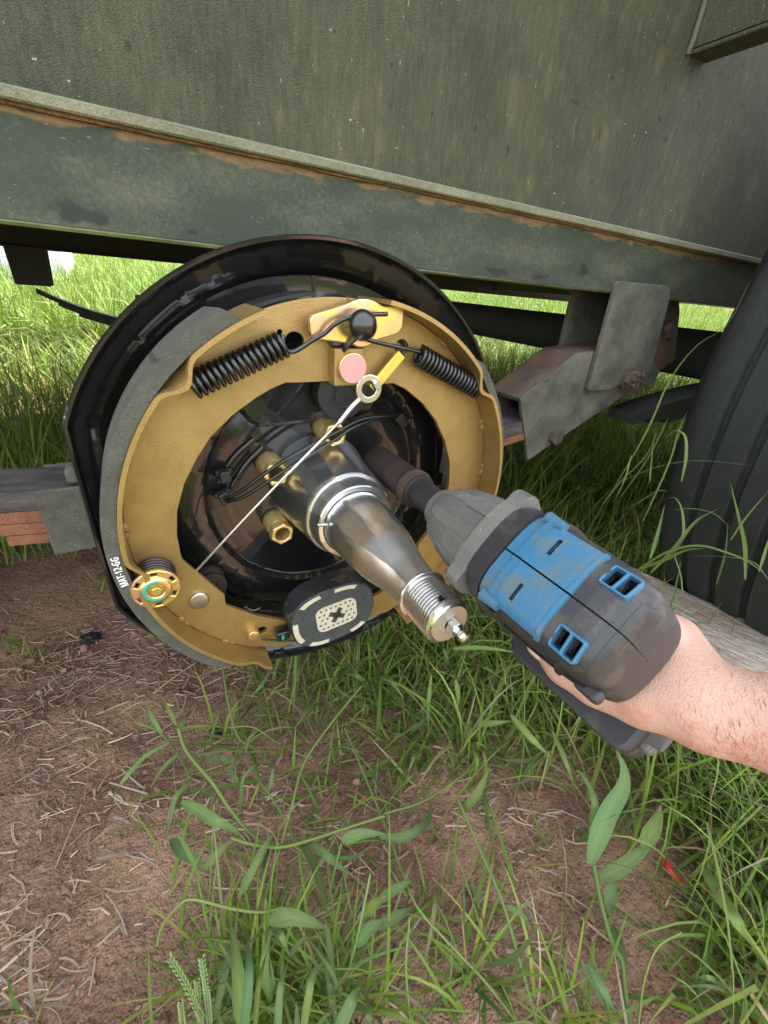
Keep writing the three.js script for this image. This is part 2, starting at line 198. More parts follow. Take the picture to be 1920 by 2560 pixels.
// ---------------------------------------------------------------- trailer: side wall, frame rails, hangers
const trailer = thing('trailer', 'dusty dark green trailer with steel frame rail above the brake', 'trailer');
trailer.rotation.z = -0.0247;
{
  const X0 = -2.3, X1 = 2.4;
  part(trailer, 'side_wall', b2(X0, X1, .2175, 1.35, -.111, -.107), M.wall);
  part(trailer, 'floor', b2(X0, X1, .262, .28, -1.8, -.1115), M.darkSteel);
  part(trailer, 'side_wall', b2(X0, X1, .2175, 1.35, -1.806, -1.802), M.wall);
  part(trailer, 'end_wall', b2(X0, X0 + .004, .281, 1.35, -1.8, -.1115), M.wall);
  part(trailer, 'end_wall', b2(X1 - .004, X1, .281, 1.35, -1.8, -.1115), M.wall);
  // near rail with a map of its own: rust creeps down from the seam under the ledge
  const rx0 = -.5, rx1 = .9, ry0 = .1646, ry1 = .2155;
  const smudges = [[-.135, .13, .022, .16], [-.075, .1, .007, .06], [.02, .08, .03, .09], [.185, .1, .02, .1], [.24, .1, .018, .09], [.3, .3, .012, .14]]; // oily black smears on the paint
  const rt = tex(2048, 256, (u, v) => {
    const x = lerp(rx0, rx1, u), y = v, cl = cloud(u * 3.1, v * .3), f = N512(u * 4, v * .5), run = N256(u * 4, v * .12);
    let c = mix3([.032, .042, .025], [.088, .092, .053], clamp((cl - .4) * 2 + (run - .5) * .6));
    const edge = .045 + .14 * clamp(fbm(u * 34, .5, 1, 4) * 1.6 + .35) * ss(-.32, -.02, x) * (1 - ss(.5, .6, x)), ru = ss(1 - edge * 1.25, 1 - edge * .35, y + .12 * (N64(u * 3, v * .4) - .5));
    c = mix3(c, mix3([.17, .1, .045], [.27, .15, .06], N128(u * 3, v * .4)), ru * .7);
    c = c.map(q => q * (.8 + .4 * f));
    if (N256(u * 4 + .11, v * .5) > .972 && N128(u * 3, v) > .45) c = [.42, .42, .28];
    for (const [sx, sy, a, b] of smudges) { const e = 1 - Math.hypot((x - sx) / a, (y - sy) / b) + .9 * fbm(u * 120, v * 6, 2, 3); if (e > .2) c = mix3(c, [.014, .016, .012], ss(.2, .6, e) * .9); }
    return c;
  });
  const web = new THREE.PlaneGeometry(rx1 - rx0, ry1 - ry0); web.translate((rx0 + rx1) / 2, (ry0 + ry1) / 2, -.0998);
  const rail = part(trailer, 'frame_rail', [b2(X0, X1, ry0, ry1, -.104, -.1), b2(X0, X1, ry0, ry0 + .004, -.142, -.1042)], M.rail);
  part(rail, 'web_face', web, std({ map: rt, roughness: .72 }), 'green painted web with rust creeping down from the seam');
  const under = b2(X0, X1, ry0 - .0012, ry0 - .0002, -.141, -.101); part(rail, 'lower_flange', under, M.flange);
  // ledge above the rail: a folded strip with a chamfer that faces up and out, rusty groove below it
  const ledge = ext(shapeOf([[.102, .2162], [.0945, .2162], [.0935, .2172], [.0935, .2212], [.0965, .2228], [.1065, .2246], [.1065, .2162]].map(([z, y]) => [-z, y])), 0, X1 - X0, 0);
  ledge.rotateY(Math.PI / 2).translate(0, 0, 0); // shape x (minus z) now runs along z
  const lp = ledge.attributes.position; for (let i = 0; i < lp.count; i++) { const x = lp.getX(i), z = lp.getZ(i); lp.setXYZ(i, X0 + x, lp.getY(i), -Math.abs(z)); }
  ledge.computeVertexNormals(); part(rail, 'ledge', boxUV(ledge), M.lip, 'dusty pale ledge along the top of the rail');
  const groove = [];
  for (let k = 0, x = -1.2; x < 1.6; k++) { const l = rr(.01, .035); groove.push(box(l, rr(.0012, .0022), .003, x + l / 2, .2158 - rnd() * .0006, -.0985, 0)); x += l; }
  part(rail, 'rust_seam', groove, M.rustSeam, 'crusty brown rust along the seam');
  part(trailer, 'frame_rail', [b2(X0, X1, ry0, ry0 + .055, -1.7, -1.694), b2(X0, X1, ry0, ry0 + .005, -1.695, -1.65), b2(X0, X1, ry0 + .05, ry0 + .055, -1.695, -1.65)], M.darkSteel);
  for (const x of [-1.6, 1.55]) part(trailer, 'cross_member', b2(x - .03, x + .03, .185, .262, -1.65, -.143), M.darkSteel);
  // stiffening plate between the two wheels, its lower flange folded to the right
  part(trailer, 'fender_plate', [b2(.374, .378, .366, 1.1, -.1065, .1)], M.wall);
  part(trailer, 'fender_flange', b2(.374, .40, .3615, .3655, -.1065, .1, .0015), M.wall);
  part(trailer, 'weld_bead', tube([V(.371, .362, -.106), V(.3695, .366, -.104), V(.372, .40, -.105), V(.373, .5, -.105)], .0025, 20, 6), M.lip);
  // centre hanger on the near rail: two plates and a bridge between them
  const hp = [[.351, .1665], [.354, .05], [.39, .0485], [.4665, .068], [.4535, .158], [.444, .1665]].map(([x, y]) => [x, y + .0247 * x]);
  const han = part(trailer, 'spring_hanger', [ext(roundPoly(hp, .0045), -.1, -.0945, .0008), ext(roundPoly(hp.map(([x, y]) => [x + .006, y]), .008), -.16, -.1545, .0008), b2(.357, .449, .168, .1736, -.1545, -.1, .001)], M.dustSteel);
  const bx = .4235, by = .0715;
  part(han, 'pivot_washer', cyl(V(bx, by, -.0942), V(bx, by, -.0915), .0135, .0135, 28), M.rust);
  const nut = [ext(hexShape(.0118, .005, .2), -.0915, -.083, .0006)]; for (let i = 0; i < 6; i++) { const b = box(.0042, .0062, .005, .0085, 0, -.0806, .0006); b.rotateZ(.72 + i * Math.PI / 3); nut.push(b); }
  nut.forEach(g => g.translate(bx, by, 0)); nut.push(cyl(V(bx, by, -.0915), V(bx, by, -.079), .0056, .0056, 16));
  part(han, 'castle_nut', nut, M.rust);
  part(han, 'cotter_pin', [tube([V(bx - .004, by + .003, -.079), V(bx + .006, by - .001, -.0785), V(bx + .016, by - .004, -.077), V(bx + .02, by - .009, -.076)], .0013, 16, 6), tube([V(bx - .004, by + .003, -.079), V(bx - .002, by - .006, -.0775), V(bx + .001, by - .013, -.078)], .0013, 16, 6)], M.rust);
  const gp = [[1640, 736], [1697, 742], [1700, 778], [1687, 900], [1612, 955]].map(([u, v]) => { const p = atZ(u, v, -.122); return [p.x - .0247 * p.y, p.y + .0247 * p.x]; });
  part(han, 'side_gusset', ext(roundPoly(gp, .006), -.127, -.122, .0008), M.rust, 'rust brown inner bracket plate');
  { const p = atZ(1672, 826, -.12); part(han, 'bolt_head', ext(hexShape(.0105, 0, .1), -.1218, -.115, .0008).translate(p.x - .0247 * p.y, p.y + .0247 * p.x, 0), M.rust); }
  // hangers of the far rail
  for (const x of [-.36, .42]) part(trailer, 'spring_hanger', [ext(roundPoly([[x - .055, .17], [x - .05, .062], [x + .045, .062], [x + .05, .17]], .006), -1.66, -1.654, .0008), ext(roundPoly([[x - .055, .17], [x - .05, .062], [x + .045, .062], [x + .05, .17]], .006), -1.72, -1.714, .0008)], M.darkSteel);
}
// equalizer: an inverted channel that rocks on the hanger bolt
{
  const e = thing('spring_equalizer', 'rusty angled steel rocker channel hanging from the frame bracket', 'equalizer');
  const up = [[.2535, .0445], [.33, .0915], [.4185, .0985], [.465, .088], [.5, .066]], lo = [[.498, .052], [.48, .046], [.455, .044], [.44, .038], [.372, .007], [.288, -.0335]];
  const cheek = shapeOf([...up, ...lo].map(p => p));
  part(e, 'cheek_plate', ext(cheek, -.106, -.1012, .0007), M.dustSteel);
  part(e, 'cheek_plate', ext(cheek, -.1535, -.1487, .0007), M.rust);
  const top = []; for (let i = 0; i < 4; i++) { const a = up[i], b = up[i + 1], n = [-(b[1] - a[1]), b[0] - a[0]], l = Math.hypot(...n), t = .005; top.push(ext(shapeOf([[a[0], a[1]], [b[0], b[1]], [b[0] + n[0] / l * -t, b[1] - n[1] / l * t], [a[0] + n[0] / l * -t, a[1] - n[1] / l * t]]), -.1486, -.1061, 0)); }
  part(e, 'top_plate', top, M.rust);
  part(e, 'spring_bolt', [ext(hexShape(.0098, 0, .35), -.1008, -.0935, .0008).translate(.3235, -.0058, 0)], M.rust);
}
// leaf springs
function leafSpring(label, x0, x1, mid, yEnd, yMid, z0, z1, dark) {
  const s = thing('leaf_spring', label, 'leaf spring', 'leaf springs under the frame');
  const curve = x => { const t = (x - mid) / ((x1 - x0) / 2); return lerp(yMid, yEnd, t * t); };
  const leaves = dark ? 3 : 4, th = [.0145, .0088, .0088, .0078];
  let off = 0;
  for (let k = 0; k < leaves; k++) {
    const a = lerp(x0, mid, k * .14), b = lerp(x1, mid, k * .14), h = th[k], o = off; off += h + .0006;
    const g = slab(24, 1, (q, t, kk) => { const x = lerp(a, b, q), y = curve(x) - o - (1 - kk) * h; return V(x, y, lerp(z0, z1, t)); });
    part(s, 'leaf', boxUV(g), dark ? M.darkSteel : k ? M.leafRed : M.leafTop);
  }
  return [s, curve, off];
}
{
  const [s, cv, off] = leafSpring('rusty red and brown leaf spring clipped together beside the brake plate', -.372, .335, -.01, .03, -.004, -.15, -.103, false);
  const cx = -.178, y = cv(cx);
  part(s, 'rebound_clip', [b2(cx - .0175, cx + .017, y - .049, y + .0025, -.1028, -.0985, .0012), b2(cx - .0175, cx + .017, y - .049, y + .0025, -.155, -.151, .0012), b2(cx - .0175, cx + .017, y - .0495, y - .0455, -.1508, -.103, .001)], M.dustSteel, 'dusty grey spring clip');
  part(s, 'clip_tab', b2(cx + .002, cx + .018, y + .0028, y + .013, -.118, -.107, .001), M.dustSteel);
  part(s, 'spring_eye', [cyl(V(.322, -.0058, -.148), V(.322, -.0058, -.1065), .014, .014, 24)], M.rust);
  leafSpring('dark leaf spring running from the rocker to the tyre axle', .49, 1.1, .785, .005, .035, -.15, -.106, true);
  const [f, fc] = leafSpring('dark leaf spring hanging from the far frame rail behind the brake', -.36, .36, 0, .062, -.035, -1.708, -1.663, true);
  part(f, 'axle_clamp', b2(-.05, .05, fc(0) - .045, fc(0) + .012, -1.712, -1.658, .004), M.darkSteel);
  part(f, 'bump_stop', cyl(V(-.06, .03, -1.69), V(-.06, .055, -1.69), .02, .02, 16), M.darkSteel);
  part(f, 'spring_plate', b2(-.15, -.09, fc(-.12) - .03, fc(-.12) + .006, -1.715, -1.655, .003), M.darkSteel);
  leafSpring('dark leaf spring under the far rail at the second axle', .42, 1.1, .76, .05, .0, -1.708, -1.663, true);
}
// ---------------------------------------------------------------- axle with the bare spindle
{
  const ax = thing('trailer_axle', 'bare machined steel spindle on the trailer axle', 'axle');
  part(ax, 'axle_tube', cyl(V(0, 0, -1.62), V(0, 0, -.064), .038, .038, 40), M.darkSteel);
  const prof = [[.0005, -.07], [.0410, -.07], [.0414, -.0590], [.0396, -.054], [.0376, -.04], [.0362, -.03], [.0343, -.014], [.0330, -.0015], [.0327, .0003], [.0320, .0012], [.0312, .0015], [.0306, .0016], [.0298, .0055], [.0288, .0108], [.0283, .0128], [.0276, .0136], [.0268, .0138], [.0250, .0138], [.0246, .0134], [.0244, .0108], [.0241, .0106], [.0240, .0130], [.0236, .019], [.0227, .029], [.02262, .0293], [.0220, .0375], [.02192, .0378], [.0210, .048], [.0201, .0555], [.0189, .062], [.0175, .068], [.0161, .0735], [.0149, .079], [.0140, .085], [.0134, .091], [.0132, .0985]];
  part(ax, 'spindle', creased(lathe(prof, 128), .5), M.steel, 'brushed bare steel spindle stub');
  // shoulder ring and threaded nose
  const th = [[.0132, .0985], [.0148, .0988], [.0151, .0998], [.0148, .1008], [.0128, .1012]];
  for (let i = 0; i < 11; i++) { const z = .1016 + i * .00206; th.push([.0114, z], [.0134, z + .0009], [.0134, z + .00125]); }
  th.unshift([.00002, .0985]); th.push([.0118, .1243], [.0112, .1251], [.0108, .1254], [.00002, .1253]);
  { // cross hole for the cotter pin, cut through the thread
    const a = new Brush(mergeVertices(lathe(th, 96), 1e-6)), b = new Brush(new THREE.CylinderGeometry(.0020, .0020, .04, 24)); b.rotation.set(0, 0, .12); b.position.set(-.0008, 0, .1192); a.updateMatrixWorld(); b.updateMatrixWorld();
    const ev = new Evaluator(); ev.useGroups = false; const r = ev.evaluate(a, b, SUBTRACTION);
    part(ax, 'thread', creased(r.geometry, .25), M.thread, 'bright threaded spindle nose');
  }
  part(ax, 'end_face', lathe([[.0106, .12545], [.0032, .1256], [.0005, .1256]], 64), M.steelEnd);
  const zk = part(ax, 'grease_fitting', [ext(hexShape(.0042, 0, .3), .1255, .1305, .0005), lathe([[.0034, .1305], [.0026, .1318], [.0022, .133], [.0031, .1345], [.0033, .1358], [.0026, .137], [.0008, .1373], [.0005, .1373]], 24), cyl(V(0, 0, .1245), V(0, 0, .1256), .0046, .0046, 24)], M.zincSilver);
  zk.position.set(.0012, -.0004, 0);
  part(ax, 'roll_pin', [cyl(atZ(796, 1312, .0145), atZ(818, 1312, .019), .0011, .0011, 12)], M.zincSilver);
}
// ---------------------------------------------------------------- drum brake
const brake = thing('drum_brake', 'new electric drum brake with gold shoes on a glossy black backing plate', 'drum brake');
const ringPt = (a, r, z) => V(r * Math.cos(a), r * Math.sin(a), z);
{
  // backing plate: pressed sheet, cut flat on the side towards the clipped spring
  const front = [[.1735, -.0472], [.1738, -.0455], [.1728, -.0442], [.1712, -.0445], [.1700, -.0462], [.1680, -.0500], [.1662, -.0512], [.1646, -.0514], [.1632, -.0524], [.1560, -.0568], [.1545, -.0585], [.1536, -.0630], [.1530, -.0672], [.1515, -.0690], [.1500, -.0692], [.1300, -.0692], [.1250, -.0682], [.1215, -.0640], [.1180, -.0575], [.1140, -.0540], [.1095, -.0527], [.0935, -.0525], [.0912, -.0530], [.0898, -.0550], [.0885, -.0592], [.0868, -.0603], [.0700, -.0606], [.0412, -.0606], [.0400, -.0620]];
  const back = front.map(([r, z]) => [r, z - .0028]).reverse();
  const nb = 320, all = [...front, ...back, front[0]];
  const pg = grid(nb, all.length - 1, (s, t) => {
    const a = s * 2 * Math.PI, k = Math.round(t * (all.length - 1)), [r, z] = all[k]; let x = r * Math.cos(a), y = r * Math.sin(a);
    const lim = -.1602 + (.1738 - r) * .9; if (r > .150 && x < lim) x = lim + .06 * (x - lim);
    return V(x, y, z);
  });
  part(brake, 'backing_plate', creased(boxUV(pg.toNonIndexed()), .7), M.gloss, 'glossy black pressed steel backing plate');
  const bp = brake.children[0];
  // raised anchor boss over the plateau, with ribs beside it
  part(bp, 'anchor_boss', ext(roundPoly([[-.05, .052], [-.062, .068], [-.046, .094], [-.03, .121], [.04, .121], [.05, .09], [.045, .055]], .012), -.0725, -.0535, .003, 12), M.gloss);
  part(bp, 'plateau_rib', [tube([V(-.078, .012, -.0612), V(-.066, .03, -.0608), V(-.05, .043, -.0612)], .003, 20, 8), tube([V(-.071, .004, -.0612), V(-.058, .023, -.0608), V(-.044, .036, -.0612)], .003, 20, 8)], M.gloss);
  for (const [u, v] of [[1000, 1050], [1090, 1195]]) { const p = atZ(u, v, -.056); const t = part(bp, 'shoe_tab', box(.009, .012, .01, 0, 0, 0, .0012), M.satin); t.position.copy(p); t.rotation.z = Math.atan2(p.y, p.x) + .1; }
  // nuts on the bolt circle
  for (const [x, y, rot] of [[.0046, .0481, .2], [-.0412, .0229, .1], [-.0394, -.0279, .35], [.0165, -.045, .3]]) {
    const n = part(brake, 'mounting_nut', [ext(hexShape(.0093, .0056, rot), -.0445, -.0355, .0009, 16)], M.brass, 'brass coloured hex nut');
    n.position.set(x, y, 0);
    part(n, 'nut_collar', [lathe([[.0058, -.0606], [.0098, -.0606], [.0098, -.0545], [.0086, -.0532], [.0086, -.0446], [.0056, -.0446]], 32)], M.brass);
    part(n, 'nut_bore', lathe([[.0056, -.0606], [.0052, -.0358]], 24), M.brass);
  }
}
// ---- shoes
const smoothBump = (a, c, w) => { let d = Math.abs(((a - c + 540) % 360) - 180); return d < w ? .5 + .5 * Math.cos(Math.PI * d / w) : 0; };
function shoe(label, a0, a1, lin0, lin1, bumps, webPts, holes, narrow, thick = .0078, setback = 0) {
  const s = part(brake, 'brake_shoe', ext(shapeOf(webPts, holes), -.0255, -.0215, .0004, 20), M.gold, label);
  // table: rolled strip, its edge dented inwards at the nibs
  const n = Math.round(Math.abs(a1 - a0) / 1.2);
  const tb = slab(n, 10, (q, t, k) => {
    const a = lerp(a0, a1, q); let z = lerp(-.048, 0, t); if (narrow && (a - narrow) * Math.sign(a0 - a1) > 0) z = lerp(-.048, -.0265, t);
    let d = 0; for (const [c, w, h] of bumps) d += h * smoothBump(a, c, w);
    const r = (k ? .1434 : .1408) - d * ss(-.013, -.001, z); return ringPt(a * D, r, z);
  });
  part(s, 'shoe_table', creased(boxUV(tb), .6), M.gold, 'dark gold rolled steel rim');
  const m = Math.round(Math.abs(lin1 - lin0) / 1.5);
  const lg = slab(m, 3, (q, t, k) => { let a = lerp(lin0, lin1, q); const edge = Math.min(q, 1 - q) * Math.abs(lin1 - lin0); const taper = .4 + .6 * ss(0, 3, edge); return ringPt(a * D, k ? .1437 + thick * taper + .0002 * fbm(a * .4, t * 3) : .1436, lerp(-.048, -.0028 - setback + .0004 * fbm(a * .5, 2), t)); });
  const L = part(s, 'brake_lining', creased(boxUV(lg), .6), M.lining, 'speckled grey friction lining');
  // weld spots between web and table
  const w = []; for (let a = Math.min(a0, a1) + 14; a < Math.max(a0, a1) - 8; a += 17.3) { const g = new THREE.SphereGeometry(.0022, 8, 6); g.scale(1, 1.8, .6).rotateZ(a * D + rr(-.3, .3)).translate(...ringPt(a * D, .1402, -.0212).toArray()); w.push(g); const h = new THREE.SphereGeometry(.0016, 8, 6); h.scale(1, 2, .6).rotateZ(a * D).translate(...ringPt((a + 2.1) * D, .1402, -.0212).toArray()); w.push(h); }
  part(s, 'weld_spots', w, M.gold);
  return [s, L];
}
const arcPts = (a0, a1, r, n = 40) => Array.from({ length: n + 1 }, (_, i) => { const a = lerp(a0, a1, i / n) * D; return [r * Math.cos(a), r * Math.sin(a)]; });
const circHole = (x, y, r) => ({ x, y, r });
{
  const inner = [[-.0022, .0905], [-.0259, .0904], [-.036, .0907], [-.0455, .0872], [-.0552, .0822], [-.0702, .0724], [-.0845, .0598], [-.0942, .0466], [-.1034, .0313], [-.1101, .0131], [-.1127, -.0039], [-.1126, -.0212], [-.1118, -.0248], [-.089, -.061], [-.089, -.0713], [-.066, -.090], [-.044, -.103], [-.018, -.109], [-.014, -.116], [-.02, -.127], [-.045, -.1295]];
  const webL = [...arcPts(87.2, 239, .1406, 60), ...inner.slice().reverse(), [-.0022, .112], [-.005, .116]];
  const [sl, L] = shoe('gold zinc plated brake shoe with the thick grey lining', 111, 243.5, 117, 230.5, [[135, 6, .0075], [187.5, 6, .0075], [237, 5, .004]], webL, [circHole(-.0291, .1145, .0062), circHole(atZ(635, 1590, -.015).x + .0078, atZ(635, 1590, -.015).y - .0028, .0036)], 0);
  part(sl, 'table_end', creased(boxUV(slab(16, 2, (q, t, k) => ringPt(lerp(95, 110.9, q) * D, k ? .1434 : .1412, lerp(-.048, -.0275, t)))), .6), M.satin);
  // lettering printed on the edge of the lining, reading along its arc
  const font = await new FontLoader().loadAsync('fonts/droid/droid_sans_bold.typeface.json');
  const tg = new TextGeometry('MAT-12-GG', { font, size: .0040, depth: .0002, curveSegments: 4, bevelEnabled: false }); tg.computeBoundingBox();
  const p = tg.attributes.position, len = tg.boundingBox.max.x;
  for (let i = 0; i < p.count; i++) { const a = (-171.6 + 360) * D - (p.getX(i) * .74) / .1475, r = .1455 + p.getY(i) * 1.05; p.setXYZ(i, r * Math.cos(a), r * Math.sin(a), -.0026 + p.getZ(i) + .0003); }
  tg.computeVertexNormals(); part(L, 'lining_lettering', tg, M.white, 'white printed part number on the lining edge');
  // right shoe
  const innerR = [[.0326, .0869], [.0426, .087], [.0534, .0823], [.0698, .0707], [.0837, .0562], [.0953, .0381], [.1035, .0176], [.1057, -.0014], [.1054, -.0154], [.0942, -.0434], [.0809, -.059], [.0809, -.071], [.062, -.09], [.044, -.103], [.02, -.109], [.016, -.118], [.024, -.127], [.052, -.128]];
  const webR = [...arcPts(88, -60, .1406, 60), ...innerR.slice().reverse(), [.021, .0869], [.0165, .09], [.0165, .112], [.012, .117], [.0075, .12]];
  shoe('gold zinc plated brake shoe with the thin worn-edge lining', 80, -64, 46, -56, [[38, 6, .007], [-9, 6, .007]], webR, [circHole(.047, .1113, .0058)], 0, .0058, .003);
}
{
  const P = (u, v, z) => atZ(u, v, z);
  // return springs: coils and the wire that hooks them to the anchor post
  const coil = (p, q, turns, r, w) => { const ax = q.clone().sub(p), l = ax.length(); ax.normalize(); const n1 = V(0, 0, 1).cross(ax).normalize(), n2 = ax.clone().cross(n1), pts = []; const N = turns * 14; for (let i = 0; i <= N; i++) { const t = i / N, a = t * turns * 2 * Math.PI; pts.push(p.clone().addScaledVector(ax, l * t).addScaledVector(n1, r * Math.cos(a)).addScaledVector(n2, r * Math.sin(a))); } return tube(pts, w, N * 1.5 | 0, 7); };
  const s1 = part(brake, 'return_spring', coil(P(478, 965, -.012), P(712, 858, -.012), 16, .0068, .00152), M.black);
  part(s1, 'spring_wire', tube([P(706, 838, -.012), P(712, 872, -.008), P(730, 880, -.008), P(752, 870, -.008), P(785, 848, -.007), P(812, 833, -.006), P(835, 812, -.004), P(862, 797, -.003), P(895, 788, -.002), P(930, 786, -.002), P(968, 785, -.002)], .0014, 60, 8), M.black);
  part(s1, 'spring_hook', tube([P(478, 965, -.012), P(462, 955, -.016), P(450, 950, -.022), P(448, 955, -.028)], .0014, 16, 8), M.black);
  const s2 = part(brake, 'return_spring', coil(P(1046, 888, -.013), P(1194, 972, -.013), 17, .0066, .0014), M.black);
  part(s2, 'spring_wire', tube([P(880, 795, -.004), P(876, 825, -.004), P(890, 840, -.003), P(912, 847, -.003), P(960, 860, -.006), P(1010, 871, -.008), P(1040, 878, -.010), P(1058, 886, -.011), P(1060, 900, -.013)], .0014, 50, 8), M.black);
  part(s2, 'spring_wire', tube([P(908, 832, -.005), P(885, 850, -.007), P(862, 873, -.011), P(858, 880, -.014)], .0015, 16, 8), M.black);
  // anchor post with a domed head
  const pc = P(905, 813, -.002);
  part(brake, 'anchor_post', [lathe([[.0072, -.03], [.0072, -.0045], [.0088, -.004], [.0091, -.0012], [.0082, .0022], [.0056, .0048], [.0022, .0058], [.0003, .0059]], 40).translate(pc.x, pc.y, 0)], M.black);
  part(brake, 'anchor_plate', ext(roundPoly([[-.0235, .1305], [-.0225, .1180], [-.004, .1158], [.004, .1148], [.0095, .1125], [.0165, .1135], [.020, .1165], [.0365, .121], [.0405, .1245], [.0405, .1355], [.037, .1375], [.024, .1375], [.0165, .1408], [.0075, .1408], [.0, .1375], [-.006, .1355]], .004), -.0145, -.0105, .0009, 12), M.zinc, 'yellow iridescent zinc plated anchor plate');
  // pressed-in pink marked pin in its square block
  const q = P(878, 920, -.01);
  part(brake, 'anchor_block', box(.021, .0235, .012, q.x - .0004, q.y, -.0175, .0014), M.gold);
  const pin = part(brake, 'anchor_pin', lathe([[.0094, -.012], [.0096, -.0086], [.0092, -.0078], [.0001, -.0078]], 40).translate(q.x + .0005, q.y, 0), M.zinc);
  part(pin, 'paint_mark', lathe([[.0088, -.0077], [.0001, -.0074]], 40).translate(q.x + .0005, q.y, 0), M.pink, 'pink paint dab');
  part(brake, 'lever_bracket', b2(q.x - .0115, q.x + .0105, q.y + .0122, q.y + .0185, -.03, -.0135, .001), M.black);
  const w = P(862, 987, -.034);
  part(brake, 'cable_guide', [lathe([[.0185, -.05], [.0192, -.0385], [.0185, -.0368], [.0105, -.0362], [.0098, -.034], [.0086, -.0335], [.0078, -.0345], [.0074, -.0362], [.0055, -.0345], [.0001, -.0342]], 48).translate(w.x, w.y, 0)], M.rubber);
  // yellow strap, eyelet and steel cable
  const a = P(1003, 885, -.0145), b = P(930, 972, -.0145), d = b.clone().sub(a), mid = a.clone().add(b).multiplyScalar(.5);
  const strap = part(brake, 'adjuster_strap', box(d.length(), .0072, .0026, 0, 0, 0, .0005), M.zincYellow, 'yellow zinc strap'); strap.position.copy(mid); strap.rotation.z = Math.atan2(d.y, d.x);
  const e = P(921, 972, -.011);
  const cab = part(brake, 'adjuster_cable', [(() => { const g = new THREE.TubeGeometry(new THREE.CatmullRomCurve3([P(858, 1045, -.0105), P(700, 1204, -.014), P(585, 1325, -.019), P(488, 1430, -.0255)]), 180, .00105, 7); const p = g.attributes.position, n = g.attributes.normal; for (let i = 0; i < p.count; i++) { const j = Math.floor(i / 8), k = i % 8, s = 1.2e-4 * Math.sin(k / 7 * 2 * Math.PI * 3 + j * .9); p.setXYZ(i, p.getX(i) + n.getX(i) * s, p.getY(i) + n.getY(i) * s, p.getZ(i) + n.getZ(i) * s); } return g; })()], M.cable, 'twisted steel cable running diagonally');
  const eye = part(cab, 'cable_eyelet', ext((() => { const s = new THREE.Shape().absarc(0, 0, .0096, 0, 2 * Math.PI); s.holes.push(new THREE.Path().absarc(0, 0, .0052, 0, 2 * Math.PI, true)); return s; })(), -.0012, .0014, .0006, 32), M.zincSilver); eye.position.copy(e);
  part(cab, 'eyelet_ferrule', tube([P(898, 998, -.011), P(882, 1014, -.0108), P(848, 1056, -.0108)], .0022, 24, 12), M.zincSilver);
  const hk = part(brake, 'strap_hook', box(.0034, .0062, .006, 0, 0, 0, .0008), M.zincSilver); hk.position.copy(P(938, 962, -.0105)); hk.rotation.z = .6;
  // magnet
  const mc = P(836, 1538, 0), long = .0365, wide = .0275, msh = new THREE.Shape(), mp = [];
  for (let i = 0; i < 72; i++) { const t = i / 72 * 2 * Math.PI, c = Math.cos(t), s = Math.sin(t); mp.push(new THREE.Vector2(long * Math.sign(c) * Math.pow(Math.abs(c), .72), wide * Math.sign(s) * Math.pow(Math.abs(s), .82))); }
  msh.setFromPoints(mp);
  const mag = part(brake, 'brake_magnet', ext(msh, -.021, -.0006, .0008, 2), M.magnetSide, 'oval black brake magnet'); mag.position.copy(mc); mag.rotation.z = .12;
  const mf = new THREE.Shape().setFromPoints(mp.map(p => p.clone().multiplyScalar(.965)));
  for (const [x, y] of [[-.026, .009], [.027, .006], [-.021, -.016], [.02, -.017], [-.016, .012]]) mf.holes.push(new THREE.Path().absarc(x, y, .0009, 0, 2 * Math.PI, true));
  part(mag, 'magnet_face', ext(mf, -.0006, .0002, 0, 2), M.magnet, 'dark grey magnet face');
  const pads = [[-22, 4], [22, 45], [62, 95], [128, 158], [196, 224], [252, 290]]; // arcs of the cream rim segments
  for (const [p0, p1] of [[58, 88], [100, 134], [170, 212], [232, 262], [285, 312]]) {
    const ring = k => Array.from({ length: 11 }, (_, i) => { const t = lerp(p0, p1, i / 10) * D, c = Math.cos(t), s = Math.sin(t); return [k * long * Math.sign(c) * Math.pow(Math.abs(c), .72), k * wide * Math.sign(s) * Math.pow(Math.abs(s), .82)]; });
    part(mag, 'rim_pad', ext(shapeOf([...ring(.955), ...ring(.84).reverse()]), .0002, .0007, 0, 2), M.cream, 'cream friction segment');
  }
  const aw = .0024, al = .0076, cs = [[-aw, -al], [aw, -al], [aw, -aw], [al, -aw], [al, aw], [aw, aw], [aw, al], [-aw, al], [-aw, aw], [-al, aw], [-al, -aw], [-aw, -aw]].map(([x, y]) => { const X = x, Y = y, c = Math.cos(-.55), s = Math.sin(-.55); return [X * c - Y * s, X * s + Y * c]; });
  const padS = roundPoly([[-.0175, -.009], [-.013, -.0125], [.013, -.0125], [.0175, -.009], [.0175, .009], [.013, .0125], [-.013, .0125], [-.0175, .009]], .003);
  for (let i = -4; i <= 4; i++) for (let j = -2; j <= 2; j++) { const x = i * .0042 + (j & 1 ? .0021 : 0), y = j * .0047; if (Math.abs(x) < .0068 && Math.abs(y) < .0078) continue; if (Math.abs(x) > .0155 || Math.abs(y) > .011) continue; padS.holes.push(new THREE.Path().absarc(x, y, .00115, 0, 2 * Math.PI, true)); }
  padS.holes.push(new THREE.Path(cs.map(p => new THREE.Vector2(...p)).reverse()));
  const pad = part(mag, 'centre_pad', ext(padS, .0003, .0011, 0, 8), M.cream, 'cream perforated pad with a cross slot'); pad.position.x = .002;
  part(mag, 'slot_post', box(.0058, .0048, .0012, .002, 0, .0008, .0003), M.rubber).rotation.z = 0;
  // clip box with teal mark and wires to the magnet
  const cl = P(706, 1582, -.016); const cb = part(brake, 'wire_clip', box(.011, .0085, .01, 0, 0, 0, .0012), M.black); cb.position.copy(cl); part(cb, 'paint_dab', box(.002, .0045, .0006, -.001, 0, .0052), M.teal, 'teal paint dab');
